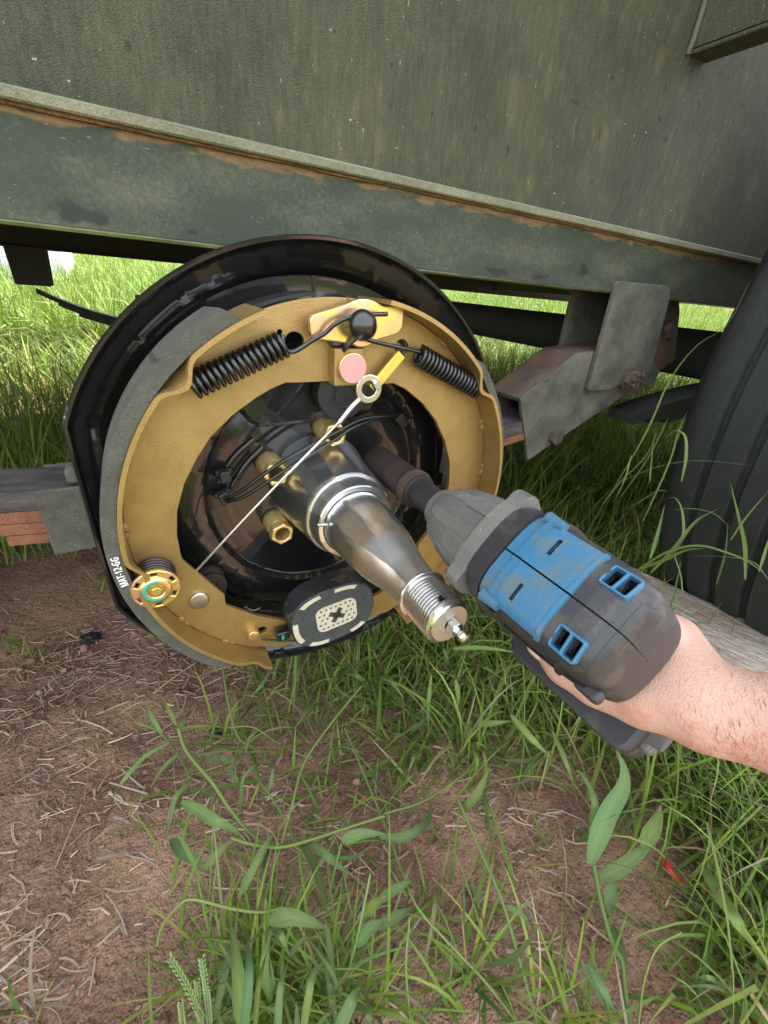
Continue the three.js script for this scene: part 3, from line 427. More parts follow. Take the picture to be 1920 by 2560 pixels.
  part(brake, 'magnet_wire', tube([P(655, 1598, -.018), P(690, 1601, -.016), P(745, 1602, -.012)], .0009, 20, 6), M.black);
  part(brake, 'magnet_wire', tube([P(612, 1517, -.03), P(632, 1526, -.026), P(652, 1519, -.026), P(640, 1524, -.03), P(720, 1530, -.03)], .0011, 30, 6), M.black);
  // hold-down cup and spring
  const h = P(390, 1469, -.004);
  const cup = part(brake, 'hold_down_cup', ext((() => { const s = new THREE.Shape().absarc(0, 0, .0142, 0, 2 * Math.PI); for (let i = 0; i < 6; i++) { const a = .5 + i * Math.PI / 3, c = new THREE.Vector2(.0112 * Math.cos(a), .0112 * Math.sin(a)); s.holes.push(new THREE.Path([[-.001, -.0017], [.001, -.0017], [.001, .0017], [-.001, .0017]].map(([x, y]) => new THREE.Vector2(c.x + x * Math.cos(a) - y * Math.sin(a), c.y + x * Math.sin(a) + y * Math.cos(a))).reverse())); } return s; })(), -.0045, -.0015, .0008, 40), M.zinc, 'gold retaining cup with slots'); cup.position.set(h.x, h.y, 0);
  part(cup, 'cup_hub', [lathe([[.0095, -.0016], [.0088, .0002], [.0055, .0005], [.0046, -.0004], [.0042, -.0012]], 32), ext(hexShape(.0034, 0, .3), -.001, .0012, .0004)], M.zinc);
  part(cup, 'paint_mark', (() => { const g = new THREE.TorusGeometry(.0066, .0011, 6, 24, 3.9); g.scale(1, 1, .35).rotateZ(1.35).translate(0, 0, .0003); return g; })(), M.teal, 'teal paint smear');
  part(brake, 'hold_down_spring', [0, 1, 2, 3, 4].map(i => { const g = new THREE.TorusGeometry(.0118, .0013, 8, 40); g.translate(h.x, h.y, -.0062 - i * .0031); return g; }), M.black);
  const rv = P(498, 1504, -.019); part(brake, 'rivet', lathe([[.0068, -.0214], [.0068, -.0196], [.0058, -.0188], [.0001, -.0187]], 32).translate(rv.x, rv.y, 0), M.zincSilver);
  const r2 = P(635, 1590, -.015); part(brake, 'rivet', lathe([[.0048, -.0214], [.0048, -.0148], [.0042, -.014], [.0001, -.0139]], 24).translate(r2.x, r2.y, 0), M.zinc);
  const gd = P(526, 1450, -.045); part(brake, 'cable_pulley', lathe([[.0001, -.052], [.0105, -.052], [.0108, -.046], [.0085, -.044], [.0085, -.040], [.0106, -.038], [.0106, -.0355], [.0001, -.035]], 32).translate(gd.x, gd.y, 0), M.oldSteel);
  // lead wires and their ties
  part(brake, 'lead_wire', tube([P(560, 1246, -.05), P(585, 1238, -.046), P(690, 1165, -.034), P(762, 1122, -.031), P(830, 1086, -.033), P(905, 1048, -.042), P(985, 1038, -.05)], .00145, 60, 8), M.black);
  part(brake, 'lead_wire', tube([P(565, 1252, -.05), P(600, 1246, -.044), P(700, 1184, -.033), P(770, 1140, -.03), P(836, 1100, -.031), P(880, 1070, -.036), P(960, 1040, -.048)], .00145, 60, 8), M.black);
  for (const [u, v, r] of [[561, 1243, .3], [562, 1190, .1]]) { const p = P(u, v, -.054); const g = part(brake, 'wire_grommet', [box(.008, .0095, .008, 0, 0, 0, .0015), box(.012, .004, .004, 0, .003, -.001, .001)], M.rubber); g.position.copy(p); g.rotation.z = r; }
  // star wheel adjuster behind the magnet
  part(brake, 'star_adjuster', [cyl(V(-.02, -.119, -.03), V(.022, -.119, -.03), .0052, .0052, 16), (() => { const g = ext(hexShape(.011, 0, 0), -.002, .002, 0); g.rotateY(Math.PI / 2).translate(.004, -.119, -.03); return g; })()], M.oldSteel);
}
// second axle, its brake plate and the wheel beside the brake
{
  const a2 = thing('trailer_axle', 'dark tubular axle carrying the black grooved trailer tyre', 'axle');
  part(a2, 'axle_tube', cyl(V(.768, .07, -1.7), V(.768, .07, .06), .04, .04, 40), M.darkSteel);
  part(a2, 'backing_plate', lathe([[.04, -.03], [.165, -.03], [.168, -.026], [.168, -.034], [.04, -.036]], 64).translate(.785, .06, 0), M.satin);
  part(a2, 'axle_clamp', b2(.71, .86, .0, .012, -.155, -.1, .003), M.darkSteel); for (const z of [-.11, -.148]) part(a2, 'clamp_bolt', cyl(V(.72, -.015, z), V(.72, .1, z), .007, .007, 12), M.darkSteel);
  const wh = new THREE.Group(); wh.name = 'wheel'; wh.userData.label = 'black trailer tyre with straight tread grooves'; a2.add(wh);
  const R = .385, pr = [[.205, .012], [.235, -.004], [.3, -.012], [.345, -.004], [.366, .006], [.377, .0165], [.3825, .026]];
  const tread = [.03, .062, .0655, .068, .0715, .0935, .0965, .099, .1025, .1245, .1275, .130, .1335, .165];
  const prof = pr.concat([[.3838, .032], [.3843, .0455], [.3775, .0475], [.3772, .0535], [.3848, .0555], [R, .079], [.3778, .081], [.3775, .0875], [.3852, .0895], [.3855, .1135], [.378, .1155], [.3777, .122], [R, .124], [.3845, .146], [.3776, .148], [.3774, .154], [.384, .156], [.3825, .176]], pr.slice().reverse().map(([r, z]) => [r, .2 - z + .002]));
  const tg = creased(lathe(prof, 160), .6), tp = tg.attributes.position;
  part(wh, 'tyre', boxUV(tg), M.tyre).position.set(.768, .06, -.006);
  part(wh, 'rim', lathe([[.207, .01], [.2, .012], [.19, .03], [.185, .1], [.05, .115], [.05, .12], [.186, .105], [.192, .17], [.207, .19]], 64), M.dustSteel).position.set(.768, .06, -.006);
}
// ---------------------------------------------------------------- impact wrench, its frame: x to its right, y to its top, z to its back
const PHI = 47 * D, DS = V(Math.cos(PHI), Math.sin(PHI), 0), DT = V(-Math.sin(PHI), Math.cos(PHI), 0), DO = V(.0428, .022, .0478), DZ = V(.001, .02, 1).normalize();
const drillM = new THREE.Matrix4().makeBasis(DS, DT, DZ).setPosition(DO);
const drillQ = new THREE.Quaternion().setFromRotationMatrix(drillM);
const dl = (x, y, z) => V(x, y, z).applyMatrix4(drillM);
{
  const w = thing('impact_wrench', 'blue and black cordless impact wrench held against the brake plate', 'impact wrench');
  w.position.copy(DO); w.quaternion.copy(drillQ);
  // body section at z: half width, top, bottom, squareness
  const keys = [[.068, .0255, .0312, .027, 3], [.076, .0268, .0336, .029, 3.3], [.088, .0272, .0352, .03, 3.8], [.1, .0268, .0358, .031, 4.2], [.12, .0260, .0356, .032, 4.4], [.131, .0252, .0350, .032, 4.4], [.138, .0242, .0340, .032, 4.3], [.1420, .0232, .0328, .0315, 4.1], [.1443, .0220, .0312, .030, 3.9], [.1460, .0202, .0288, .0275, 3.6], [.1472, .0176, .0254, .024, 3.3], [.1479, .0135, .0196, .0185, 3], [.1482, .0004, .0006, .0006, 2.4]];
  const sec = z => { let i = 0; while (i < keys.length - 2 && keys[i + 1][0] < z) i++; const a = keys[i], b = keys[i + 1], t = clamp((z - a[0]) / (b[0] - a[0])); return a.map((v, k) => lerp(v, b[k], t)); };
  const surf = (ang, z, off) => { // ang 0 = top, positive to the right
    const [, W, T, B, n] = sec(z), s = Math.sin(ang), c = Math.cos(ang), H = c > 0 ? T : B, k = Math.pow(Math.pow(Math.abs(s) / W, n) + Math.pow(Math.abs(c) / H, n), -1 / n);
    return V(s * k, c * k, z).addScaledVector(V(s * W, c * H, 0).normalize(), off * clamp(W / .012));
  };
  // finger dimple near the back on the right
  const dent = p => { const d = Math.hypot((p.x - .0178) / .0045, (p.z - .1432) / .0048); return d < 1 ? -.0048 * Math.pow(1 - d * d, 1.5) * (p.y > 0 ? 1 : 0) : 0; };
  const patch = (a0, a1, z0, z1, o0, o1, nu = 30, nv = 30, dz) => slab(nu, nv, (s, t, k) => { const zz0 = dz ? z0 + dz(s) : z0; const z = lerp(zz0, z1, t), a = lerp(a0, a1, s); const p = surf(a, z, 0); return surf(a, z, (k ? o1 : o0) + dent(p)); });
  // openings: triangles inside a rectangle on the surface are left out, so that one looks into the hollow housing
  const openings = [], tmpD = V(0, 0, 0);
  const punch = g => { const q = g.index ? g.toNonIndexed() : g, p = q.attributes.position, keep = [], c = V(0, 0, 0); for (let i = 0; i < p.count; i += 3) { c.set((p.getX(i) + p.getX(i + 1) + p.getX(i + 2)) / 3, (p.getY(i) + p.getY(i + 1) + p.getY(i + 2)) / 3, (p.getZ(i) + p.getZ(i + 1) + p.getZ(i + 2)) / 3); let hit = false; for (const o of openings) { const d = tmpD.copy(c).sub(o.p); if (Math.abs(d.dot(o.x)) < o.w && Math.abs(d.dot(o.y)) < o.h && Math.abs(d.dot(o.n)) < .012) hit = true; } if (!hit) keep.push(i, i + 1, i + 2); }
    const out = new THREE.BufferGeometry(); for (const k of ['position', 'normal', 'uv']) { const a = q.attributes[k], s = a.itemSize, f = new Float32Array(keep.length * s); keep.forEach((v, j) => { for (let e = 0; e < s; e++) f[j * s + e] = a.array[v * s + e]; }); out.setAttribute(k, new THREE.BufferAttribute(f, s)); } return out; };
  const frame = (a, z, off) => { const p = surf(a, z, off), n = surf(a, z, off + .01).sub(p).normalize(), y = n.clone().cross(V(0, 0, 1)).normalize(), x = y.clone().cross(n).normalize(); return { p, n, x, y }; };
  for (const s of [-1, 1]) { const f = frame(s * .43, .1345, 0); for (const o of [-.0029, .0029]) openings.push({ ...f, p: f.p.clone().addScaledVector(f.x, o), w: .0021, h: .0041 }); const k = frame(s * .33, .1065, 0); openings.push({ ...k, w: .0009, h: .0042 }); }
  const shell = (a0, a1) => punch(boxUV(patch(a0, a1, .076, .1482, -.003, 0, 130, 150)));
  part(w, 'motor_core', punch(patch(-3.1415, 3.1415, .0765, .1465, -.006, -.0034, 110, 70)), M.drillBody);
  part(w, 'motor_housing', shell(.010, 3.1415), M.drillBody, 'dusty black housing half');
  part(w, 'motor_housing', shell(-3.1415, -.010), M.drillBody, 'dusty black housing half');
  // blue panels, split along the top seam
  const B0 = .0885, B1 = .1235;
  for (const s of [-1, 1]) {
    const lim = s > 0 ? .585 : .6;
    const g = s > 0 ? patch(.012, lim, B0, B1, -.001, .0011, 60, 80, q => .001 * q) : patch(-lim, -.012, B0, B1, -.001, .0011, 60, 80);
    const bl = part(w, 'blue_panel', punch(boxUV(g)), M.drillBlue, 'scuffed blue plastic panel');
    part(bl, 'panel_ridge', creased(boxUV(s > 0 ? patch(.012, .6, .0955, .0985, .0008, .0026, 16, 4) : patch(-.64, -.012, .0955, .0985, .0008, .0026, 16, 4)), .5), M.drillBlue);
    part(bl, 'panel_edge', creased(boxUV(s > 0 ? patch(.012, .6, B1 - .0005, B1 + .0014, -.001, .0016, 16, 3) : patch(-.62, -.012, B1 - .0005, B1 + .0014, -.001, .0016, 16, 3)), .5), M.drillBlue);
    const nl = part(bl, 'screw_boss', cyl(V(0, 0, -.006), V(0, 0, .004), .0033, .0022, 14), M.drillBlue); nl.position.copy(surf(s * .6, .0985, .0015));
    // vent: blue frame with bars over dark slots
    const vs = new THREE.Shape(roundRect(.0126, .0104, .0016).getPoints(6)); for (const x of [-.0029, .0029]) vs.holes.push(new THREE.Path(roundRect(.0044, .0084, .0006).getPoints(4).map(p => new THREE.Vector2(p.x * .0 + x + p.x, p.y)).reverse()));
    const vent = part(w, 'cooling_vent', ext(vs, -.003, .0002, .0004, 6), M.drillBlue, 'blue vent grille'); const va = s * .43, vf = frame(va, .1345, .0005);
    vent.position.copy(vf.p); vent.quaternion.setFromRotationMatrix(new THREE.Matrix4().makeBasis(vf.x, vf.n.clone().cross(vf.x), vf.n));
  }
  // hammer case: lathed nose and flange with screw ears
  const noseP = [[.0096, .0035], [.0122, .0035], [.0134, .0045], [.0139, .0075], [.0146, .0098], [.0178, .0142], [.0208, .021], [.0234, .030], [.0251, .040], [.0261, .05], [.0268, .0575], [.0272, .0632], [.0272, .068]];
  const hc = part(w, 'hammer_case', [creased(lathe(noseP, 72), .5)], M.caseGrey, 'cast grey gear case');
  for (const a of [-.95, -.2, .5, 1.3]) { const rib = slab(6, 16, (s, t, k) => { const z = lerp(.014, .064, t), r = lerp(.0176, .0270, Math.pow(t, .55)) + (k ? .0012 * Math.sin(Math.PI * t) : -.001), an = a + (s - .5) * .28; return V(r * Math.sin(an), r * Math.cos(an), z); }); part(hc, 'case_rib', creased(boxUV(rib), .6), M.caseGrey); }
  part(hc, 'case_flange', creased(boxUV(slab(90, 3, (s, t, k) => { const an = (s * 2 - 1) * Math.PI, p = surf(an, .0765, k ? .0016 : -.01); let e = 0; for (const c of [.80, -.80, 2.3, -2.3]) { const d = Math.abs(an - c); if (d < .22) e = Math.max(e, .0055 * (1 - (d / .22) ** 2)); } if (k) p.addScaledVector(V(p.x, p.y, 0).normalize(), e); return V(p.x, p.y, lerp(.0665, .0755, t)); })), .6), M.caseGrey);
  for (const c of [.80, -.80]) { const p = surf(c, .0765, .0015); part(hc, 'case_screw', cyl(V(p.x * 1.03, p.y * 1.03, .063), V(p.x * 1.03, p.y * 1.03, .0668), .0024, .0024, 14), M.black); }
  // bolted corners of the case, name plate pad and small screws
  for (const [a, z] of [[-.62, .052], [.62, .052]]) part(hc, 'case_pad', creased(boxUV(slab(14, 10, (s, t, k) => { const an = a + (s - .5) * .62, zz = z + (t - .5) * .02, r = lerp(.0251, .0270, clamp((zz - .040) / .023)) + (k ? .0011 : -.001); return V(r * Math.sin(an), r * Math.cos(an), zz); })), .6), M.caseGrey);
  for (const [a, z] of [[-1.05, .0835], [1.02, .0835], [-.95, .1325]]) { const f = frame(a, z, .0012), sc = part(w, 'housing_screw', [cyl(V(0, 0, -.002), V(0, 0, .0004), .0022, .0022, 14)], M.oldSteel); sc.position.copy(f.p); sc.quaternion.setFromUnitVectors(V(0, 0, 1), f.n); }
  for (const z of [.1285, .1312]) part(w, 'grip_ridge', boxUV(patch(-1.0, -.78, z, z + .0011, -.0005, .0009, 8, 2)), M.drillBody);
  part(w, 'bumper', creased(boxUV(patch(-1.2, 1.2, .0762, .0872, -.001, .0012, 50, 6)), .5), M.drillBody, 'dark rubber bumper behind the gear case');
  for (const s of [-1, 1]) part(w, 'side_bumper', creased(boxUV(s > 0 ? patch(.72, 1.5, .086, .1, -.001, .0022, 14, 8) : patch(-1.5, -.74, .086, .1, -.001, .0022, 14, 8)), .5), M.drillBody);
  // side rail and label strip low on the left flank
  part(w, 'flank_rail', creased(boxUV(patch(-1.42, -1.06, .1005, .142, -.001, .0016, 8, 20)), .5), M.drillBody);
  part(w, 'label_strip', creased(boxUV(patch(-1.75, -1.45, .09, .138, -.001, .0008, 8, 12)), .5), M.tealDark, 'dark teal label strip');
  for (let i = 0; i < 5; i++) part(w, 'label_letter', boxUV(patch(-1.68 + (i % 2) * .02, -1.55, .112 + i * .0045, .1142 + i * .0045, .0007, .0011, 2, 2)), M.white);
  part(w, 'clip_knob', box(.006, .006, .012, 0, 0, 0, .0025), M.drillBody).position.copy(surf(-1.2, .1425, .001));
  // anvil, handle, trigger, battery
  part(w, 'anvil', creased(lathe([[.0005, -.028], [.0094, -.028], [.0098, -.026], [.0098, .004], [.0105, .0045], [.0105, .008]], 40), .5), M.rubber, 'black anvil sleeve');
  const hs = (y, zc, W, L) => ({ y, zc, W, L });
  const hk = [hs(-.02, .118, .0175, .026), hs(-.036, .117, .0155, .0215), hs(-.055, .119, .0155, .021), hs(-.072, .121, .017, .0225), hs(-.08, .119, .026, .034)];
  part(w, 'handle', boxUV(grid(40, 12, (s, t) => { const f = t * (hk.length - 1), i = Math.min(hk.length - 2, f | 0), q = f - i, a = hk[i], b = hk[i + 1], an = s * 2 * Math.PI, c = Math.cos(an), n = Math.sin(an); return V(lerp(a.W, b.W, q) * Math.sign(c) * Math.abs(c) ** .8, lerp(a.y, b.y, q), lerp(a.zc, b.zc, q) + lerp(a.L, b.L, q) * Math.sign(n) * Math.abs(n) ** .8); })), M.drillBody);
  part(w, 'trigger', box(.013, .018, .01, 0, -.043, .094, .004), M.rubber);
  const bt = part(w, 'battery_base', ext(roundPoly([[-.044, .062], [-.042, .146], [.028, .146], [.036, .062], [.02, .05], [-.024, .05]], .008), -.090, -.076, .003, 8).rotateX(-Math.PI / 2).scale(1, 1, -1), M.drillBody, 'black battery shoe');
  { const g = bt.geometry; g.index || 0; const p = g.attributes.position; for (let i = 0; i < p.count; i += 3) { const a = [p.getX(i + 1), p.getY(i + 1), p.getZ(i + 1)]; p.setXYZ(i + 1, p.getX(i + 2), p.getY(i + 2), p.getZ(i + 2)); p.setXYZ(i + 2, ...a); } g.computeVertexNormals(); boxUV(g); }
  const bat = part(w, 'battery', box(.078, .028, .09, -.004, -.106, .1, .007), M.drillBody, 'black battery pack');
  part(bat, 'battery_band', box(.0795, .008, .06, -.004, -.1, .1, .002), M.tealDark);
  part(bat, 'battery_latch', [cyl(V(-.022, -.093, .143), V(-.022, -.093, .153), .007, .0055, 18), box(.028, .012, .01, -.02, -.1, .145, .003)], M.caseGrey);
  part(w, 'base_lip', box(.012, .01, .024, -.032, -.086, .134, .003), M.drillBody);
}
{ // socket on the anvil, pushed over the mounting nut
  const s = thing('impact_socket', 'worn dark steel deep socket on the wrench anvil', 'socket'); s.position.copy(DO); s.quaternion.copy(drillQ);
  part(s, 'socket_barrel', creased(lathe([[.0085, -.088], [.0118, -.0885], [.0124, -.0875], [.0126, -.05], [.0124, -.0495], [.0125, -.0345], [.0128, -.034], [.0133, -.0325], [.0133, -.0262], [.0128, -.0255], [.0122, -.025], [.0122, -.0225], [.0112, -.0222], [.0097, -.0222]], 64), .5), M.oldSteel);
  part(s, 'socket_bore', lathe([[.0085, -.088], [.0085, -.06], [.0003, -.06]], 6), M.oldSteel);
  const b = [], seg = []; for (let i = 0; i < 3; i++) b.push(lathe([[.0131, -.0320 + i * .002], [.0138, -.0313 + i * .002], [.0131, -.0306 + i * .002]], 64, i * .7, 4.2));
  part(s, 'socket_ring', b, M.rust, 'rusty frayed ring');
}
// ---------------------------------------------------------------- person: right hand and forearm
function surfaceNets(f, lo, hi, cell) {
  const nx = Math.ceil((hi.x - lo.x) / cell), ny = Math.ceil((hi.y - lo.y) / cell), nz = Math.ceil((hi.z - lo.z) / cell), X = nx + 1, Y = ny + 1;
  const F = new Float32Array(X * Y * (nz + 1)), id = (i, j, k) => (k * Y + j) * X + i;
  for (let k = 0; k <= nz; k++) for (let j = 0; j <= ny; j++) for (let i = 0; i <= nx; i++) F[id(i, j, k)] = f(lo.x + i * cell, lo.y + j * cell, lo.z + k * cell);
  const vid = new Int32Array(X * Y * (nz + 1)).fill(-1), pos = [], idx = [];
  const E = [[0, 0, 0, 1, 0, 0], [0, 1, 0, 1, 1, 0], [0, 0, 1, 1, 0, 1], [0, 1, 1, 1, 1, 1], [0, 0, 0, 0, 1, 0], [1, 0, 0, 1, 1, 0], [0, 0, 1, 0, 1, 1], [1, 0, 1, 1, 1, 1], [0, 0, 0, 0, 0, 1], [1, 0, 0, 1, 0, 1], [0, 1, 0, 0, 1, 1], [1, 1, 0, 1, 1, 1]];
  for (let k = 0; k < nz; k++) for (let j = 0; j < ny; j++) for (let i = 0; i < nx; i++) {
    let c = 0, x = 0, y = 0, z = 0;
    for (const e of E) { const a = F[id(i + e[0], j + e[1], k + e[2])], b = F[id(i + e[3], j + e[4], k + e[5])]; if ((a < 0) !== (b < 0)) { const t = a / (a - b); x += lerp(e[0], e[3], t); y += lerp(e[1], e[4], t); z += lerp(e[2], e[5], t); c++; } }
    if (c) { vid[id(i, j, k)] = pos.length / 3; pos.push(lo.x + (i + x / c) * cell, lo.y + (j + y / c) * cell, lo.z + (k + z / c) * cell); }
  }
  const quad = (a, b, c, d, fl) => { if (a < 0 || b < 0 || c < 0 || d < 0) return; fl ? idx.push(a, b, c, a, c, d) : idx.push(a, c, b, a, d, c); };
  for (let k = 1; k < nz; k++) for (let j = 1; j < ny; j++) for (let i = 1; i < nx; i++) {
    const s = F[id(i, j, k)] < 0;
    if (s !== F[id(i + 1, j, k)] < 0) quad(vid[id(i, j - 1, k - 1)], vid[id(i, j, k - 1)], vid[id(i, j, k)], vid[id(i, j - 1, k)], s);
    if (s !== F[id(i, j + 1, k)] < 0) quad(vid[id(i - 1, j, k - 1)], vid[id(i - 1, j, k)], vid[id(i, j, k)], vid[id(i, j, k - 1)], s);
    if (s !== F[id(i, j, k + 1)] < 0) quad(vid[id(i - 1, j - 1, k)], vid[id(i, j - 1, k)], vid[id(i, j, k)], vid[id(i - 1, j, k)], s);
  }
  const g = new THREE.BufferGeometry(); g.setAttribute('position', new THREE.Float32BufferAttribute(pos, 3)); g.setIndex(idx); g.computeVertexNormals(); return g;
}
{
  const bones = [];
  const chain = (pts, blend = .006) => { for (let i = 0; i + 1 < pts.length; i++) bones.push([...pts[i], ...pts[i + 1], blend]); };
  // joints in the wrench's frame: x, y, z, radius
  chain([[.003, -.048, .160, .0142], [.0160, -.052, .183, .0132], [.036, -.060, .220, .0156], [.08, -.075, .295, .023], [.13, -.09, .365, .028]], .018);
  chain([[.003, -.055, .162, .0118], [.018, -.058, .187, .0110], [.05, -.068, .245, .0145]], .018);
  chain([[.0, -.047, .146, .0140], [.003, -.048, .160, .0140]], .014);
  chain([[.008, -.058, .144, .0125], [.003, -.055, .161, .0125]], .014);                   // heel of the palm
  chain([[-.001, -.045, .156, .0128], [-.012, -.046, .142, .0122], [-.0205, -.045, .125, .0102], [-.0245, -.042, .109, .0088], [-.0235, -.0385, .0945, .0074]], .009);   // thumb along the left flank
  chain([[.005, -.047, .147, .0112], [.0165, -.045, .13, .0098]], .014);
  chain([[.007, -.056, .147, .0112], [.018, -.055, .13, .0100]], .014);
  chain([[.014, -.07, .148, .0120], [.024, -.068, .131, .0110]], .014);
  // four fingers close round the handle: knuckle, middle joint in front, tip on the left
  [[-.036, .098, .0086, .072], [-.050, .102, .0086, .09], [-.0635, .103, .0082, .092], [-.0755, .105, .0072, .096]].forEach(([y, z, r, front], i) => chain([[.019, y - .003, .13, r * 1.15], [.021, y - .001, front + .012, r * 1.08], [.009, y - .001, front - .001, r], [-.012, y, front + .002, r * .92], [-.019, y + .001, front + .012, r * .85]], .0045));
  const sd = (x, y, z, b) => { const [ax, ay, az, ra, bx, by, bz, rb] = b, dx = bx - ax, dy = by - ay, dz = bz - az, l2 = dx * dx + dy * dy + dz * dz, t = clamp(((x - ax) * dx + (y - ay) * dy + (z - az) * dz) / l2), px = x - ax - dx * t, py = y - ay - dy * t, pz = z - az - dz * t; return Math.sqrt(px * px + py * py + pz * pz) - lerp(ra, rb, t); };
  const f = (x, y, z) => { let d = 1; for (const b of bones) { const e = sd(x, y, z, b), k = b[8], h = Math.max(k - Math.abs(d - e), 0) / k; d = Math.min(d, e) - h * h * k * .25; } if (z > .12) d += .0007 * fbm(x * 60, y * 60, z * 60, 2); return d; };
  const g = surfaceNets(f, V(-.05, -.135, .06), V(.155, -.005, .39), .0024);
  const person = thing('person', 'bare forearm and right hand gripping the impact wrench', 'person'); person.position.copy(DO); person.quaternion.copy(drillQ);
  const gg = g; { const p = g.attributes.position, uv = new Float32Array(p.count * 2); for (let i = 0; i < p.count; i++) { const z = p.getZ(i), cx = lerp(.0, .13, clamp((z - .15) / .22)), cy = lerp(-.05, -.09, clamp((z - .15) / .22)); uv[2 * i] = Math.atan2(p.getX(i) - cx, p.getY(i) - cy) * .022; uv[2 * i + 1] = z; } g.setAttribute('uv', new THREE.BufferAttribute(uv, 2)); }
  const arm = part(person, 'arm', gg, M.skin, 'bare forearm and hand');
  // thumb nail
  const nail = part(person, 'thumb_nail', new THREE.SphereGeometry(.0058, 16, 10), phy({ color: col(.66, .4, .33), roughness: .3 })); nail.scale.set(.35, .8, 1.1); nail.position.set(-.0305, -.0375, .0955);
  // arm hair: fine curved strands that grow out of the skin
  const p = g.attributes.position, nn = g.attributes.normal, hv = [], hi = [];
  const axis = V(.03, -.008, .05).normalize();
  for (let i = 0, made = 0; i < 60000 && made < 3800; i++) {
    const k = Math.floor(rnd() * p.count), P0 = V(p.getX(k), p.getY(k), p.getZ(k)), n = V(nn.getX(k), nn.getY(k), nn.getZ(k));
    if (P0.z < .152 || P0.z > .3) continue; if (rnd() > ss(.15, .19, P0.z) * .95 + .05) continue;
    const round = n.clone().cross(axis).normalize(), dir = round.multiplyScalar(rr(.5, 1.1)).addScaledVector(axis, rr(-.5, .1)).addScaledVector(n, rr(.25, .6)).normalize(), L = rr(.0025, .0065), wdt = n.clone().cross(dir).normalize().multiplyScalar(.00005);
    const base = hv.length / 3;
    for (let q = 0; q <= 3; q++) { const t = q / 3, c = P0.clone().addScaledVector(dir, L * t).addScaledVector(n, -L * .32 * t * t).addScaledVector(axis, L * .1 * t * t), ww = 1 - t * .7; hv.push(c.x - wdt.x * ww, c.y - wdt.y * ww, c.z - wdt.z * ww, c.x + wdt.x * ww, c.y + wdt.y * ww, c.z + wdt.z * ww); if (q) { const o = base + q * 2; hi.push(o - 2, o - 1, o, o - 1, o + 1, o); } }
    made++;
  }
  const hg = new THREE.BufferGeometry(); hg.setAttribute('position', new THREE.Float32BufferAttribute(hv, 3)); hg.setIndex(hi); hg.computeVertexNormals();
  M.hair.side = THREE.DoubleSide; const hm = part(person, 'arm_hair', hg, M.hair, 'short dark arm hair'); hm.userData.kind = 'stuff';
}
// ---------------------------------------------------------------- timber, scraps
{
  const t = solo('timber_block', 'weathered grey sawn timber lying against the tyre as a chock', 'timber', (() => { const g = new RoundedBoxGeometry(.115, .15, .52, 6, .012); const p = g.attributes.position; for (let i = 0; i < p.count; i++) { const x = p.getX(i), y = p.getY(i), z = p.getZ(i), k = .004 * fbm(x * 20, y * 20, z * 6); p.setXYZ(i, x + k, y + .004 * fbm(x * 9 + 4, z * 9, y * 9), z + k); } g.computeVertexNormals(); return boxUV(g.toNonIndexed()); })(), M.wood);
  t.position.set(.452, -.262, .175); t.rotation.set(.02, .26, .03);
  const r = atY(1680, 2180, GY + .006); const rg = tube([atY(1661, 2152, GY + .008), atY(1672, 2172, GY + .012), atY(1688, 2192, GY + .01), atY(1699, 2204, GY + .006)], .0026, 24, 8); rg.scale(1, 1, 1);
  solo('plastic_scrap', 'small bright red plastic sliver lying on the soil', 'scrap', rg, M.red);
  for (const [u, v, s, lab] of [[224, 1594, .012, 'black rubber scrap on the bare soil under the leaf spring'], [538, 1828, .0075, 'small black rubber crumb on the soil among grass stems']]) {
    const g = new THREE.IcosahedronGeometry(s, 3), p = g.attributes.position; for (let i = 0; i < p.count; i++) { const k = 1 + .9 * fbm(p.getX(i) / s * 1.6, p.getY(i) / s * 1.6, p.getZ(i) / s * 1.6, 3); p.setXYZ(i, p.getX(i) * k, p.getY(i) * k * .55, p.getZ(i) * k); } g.computeVertexNormals();
    const c = atY(u, v, GY); const m = solo('rubber_scrap', lab, 'scrap', metric(g), M.rubber); m.position.set(c.x, groundY(c.x, c.z) + s * .25, c.z);
  }
}
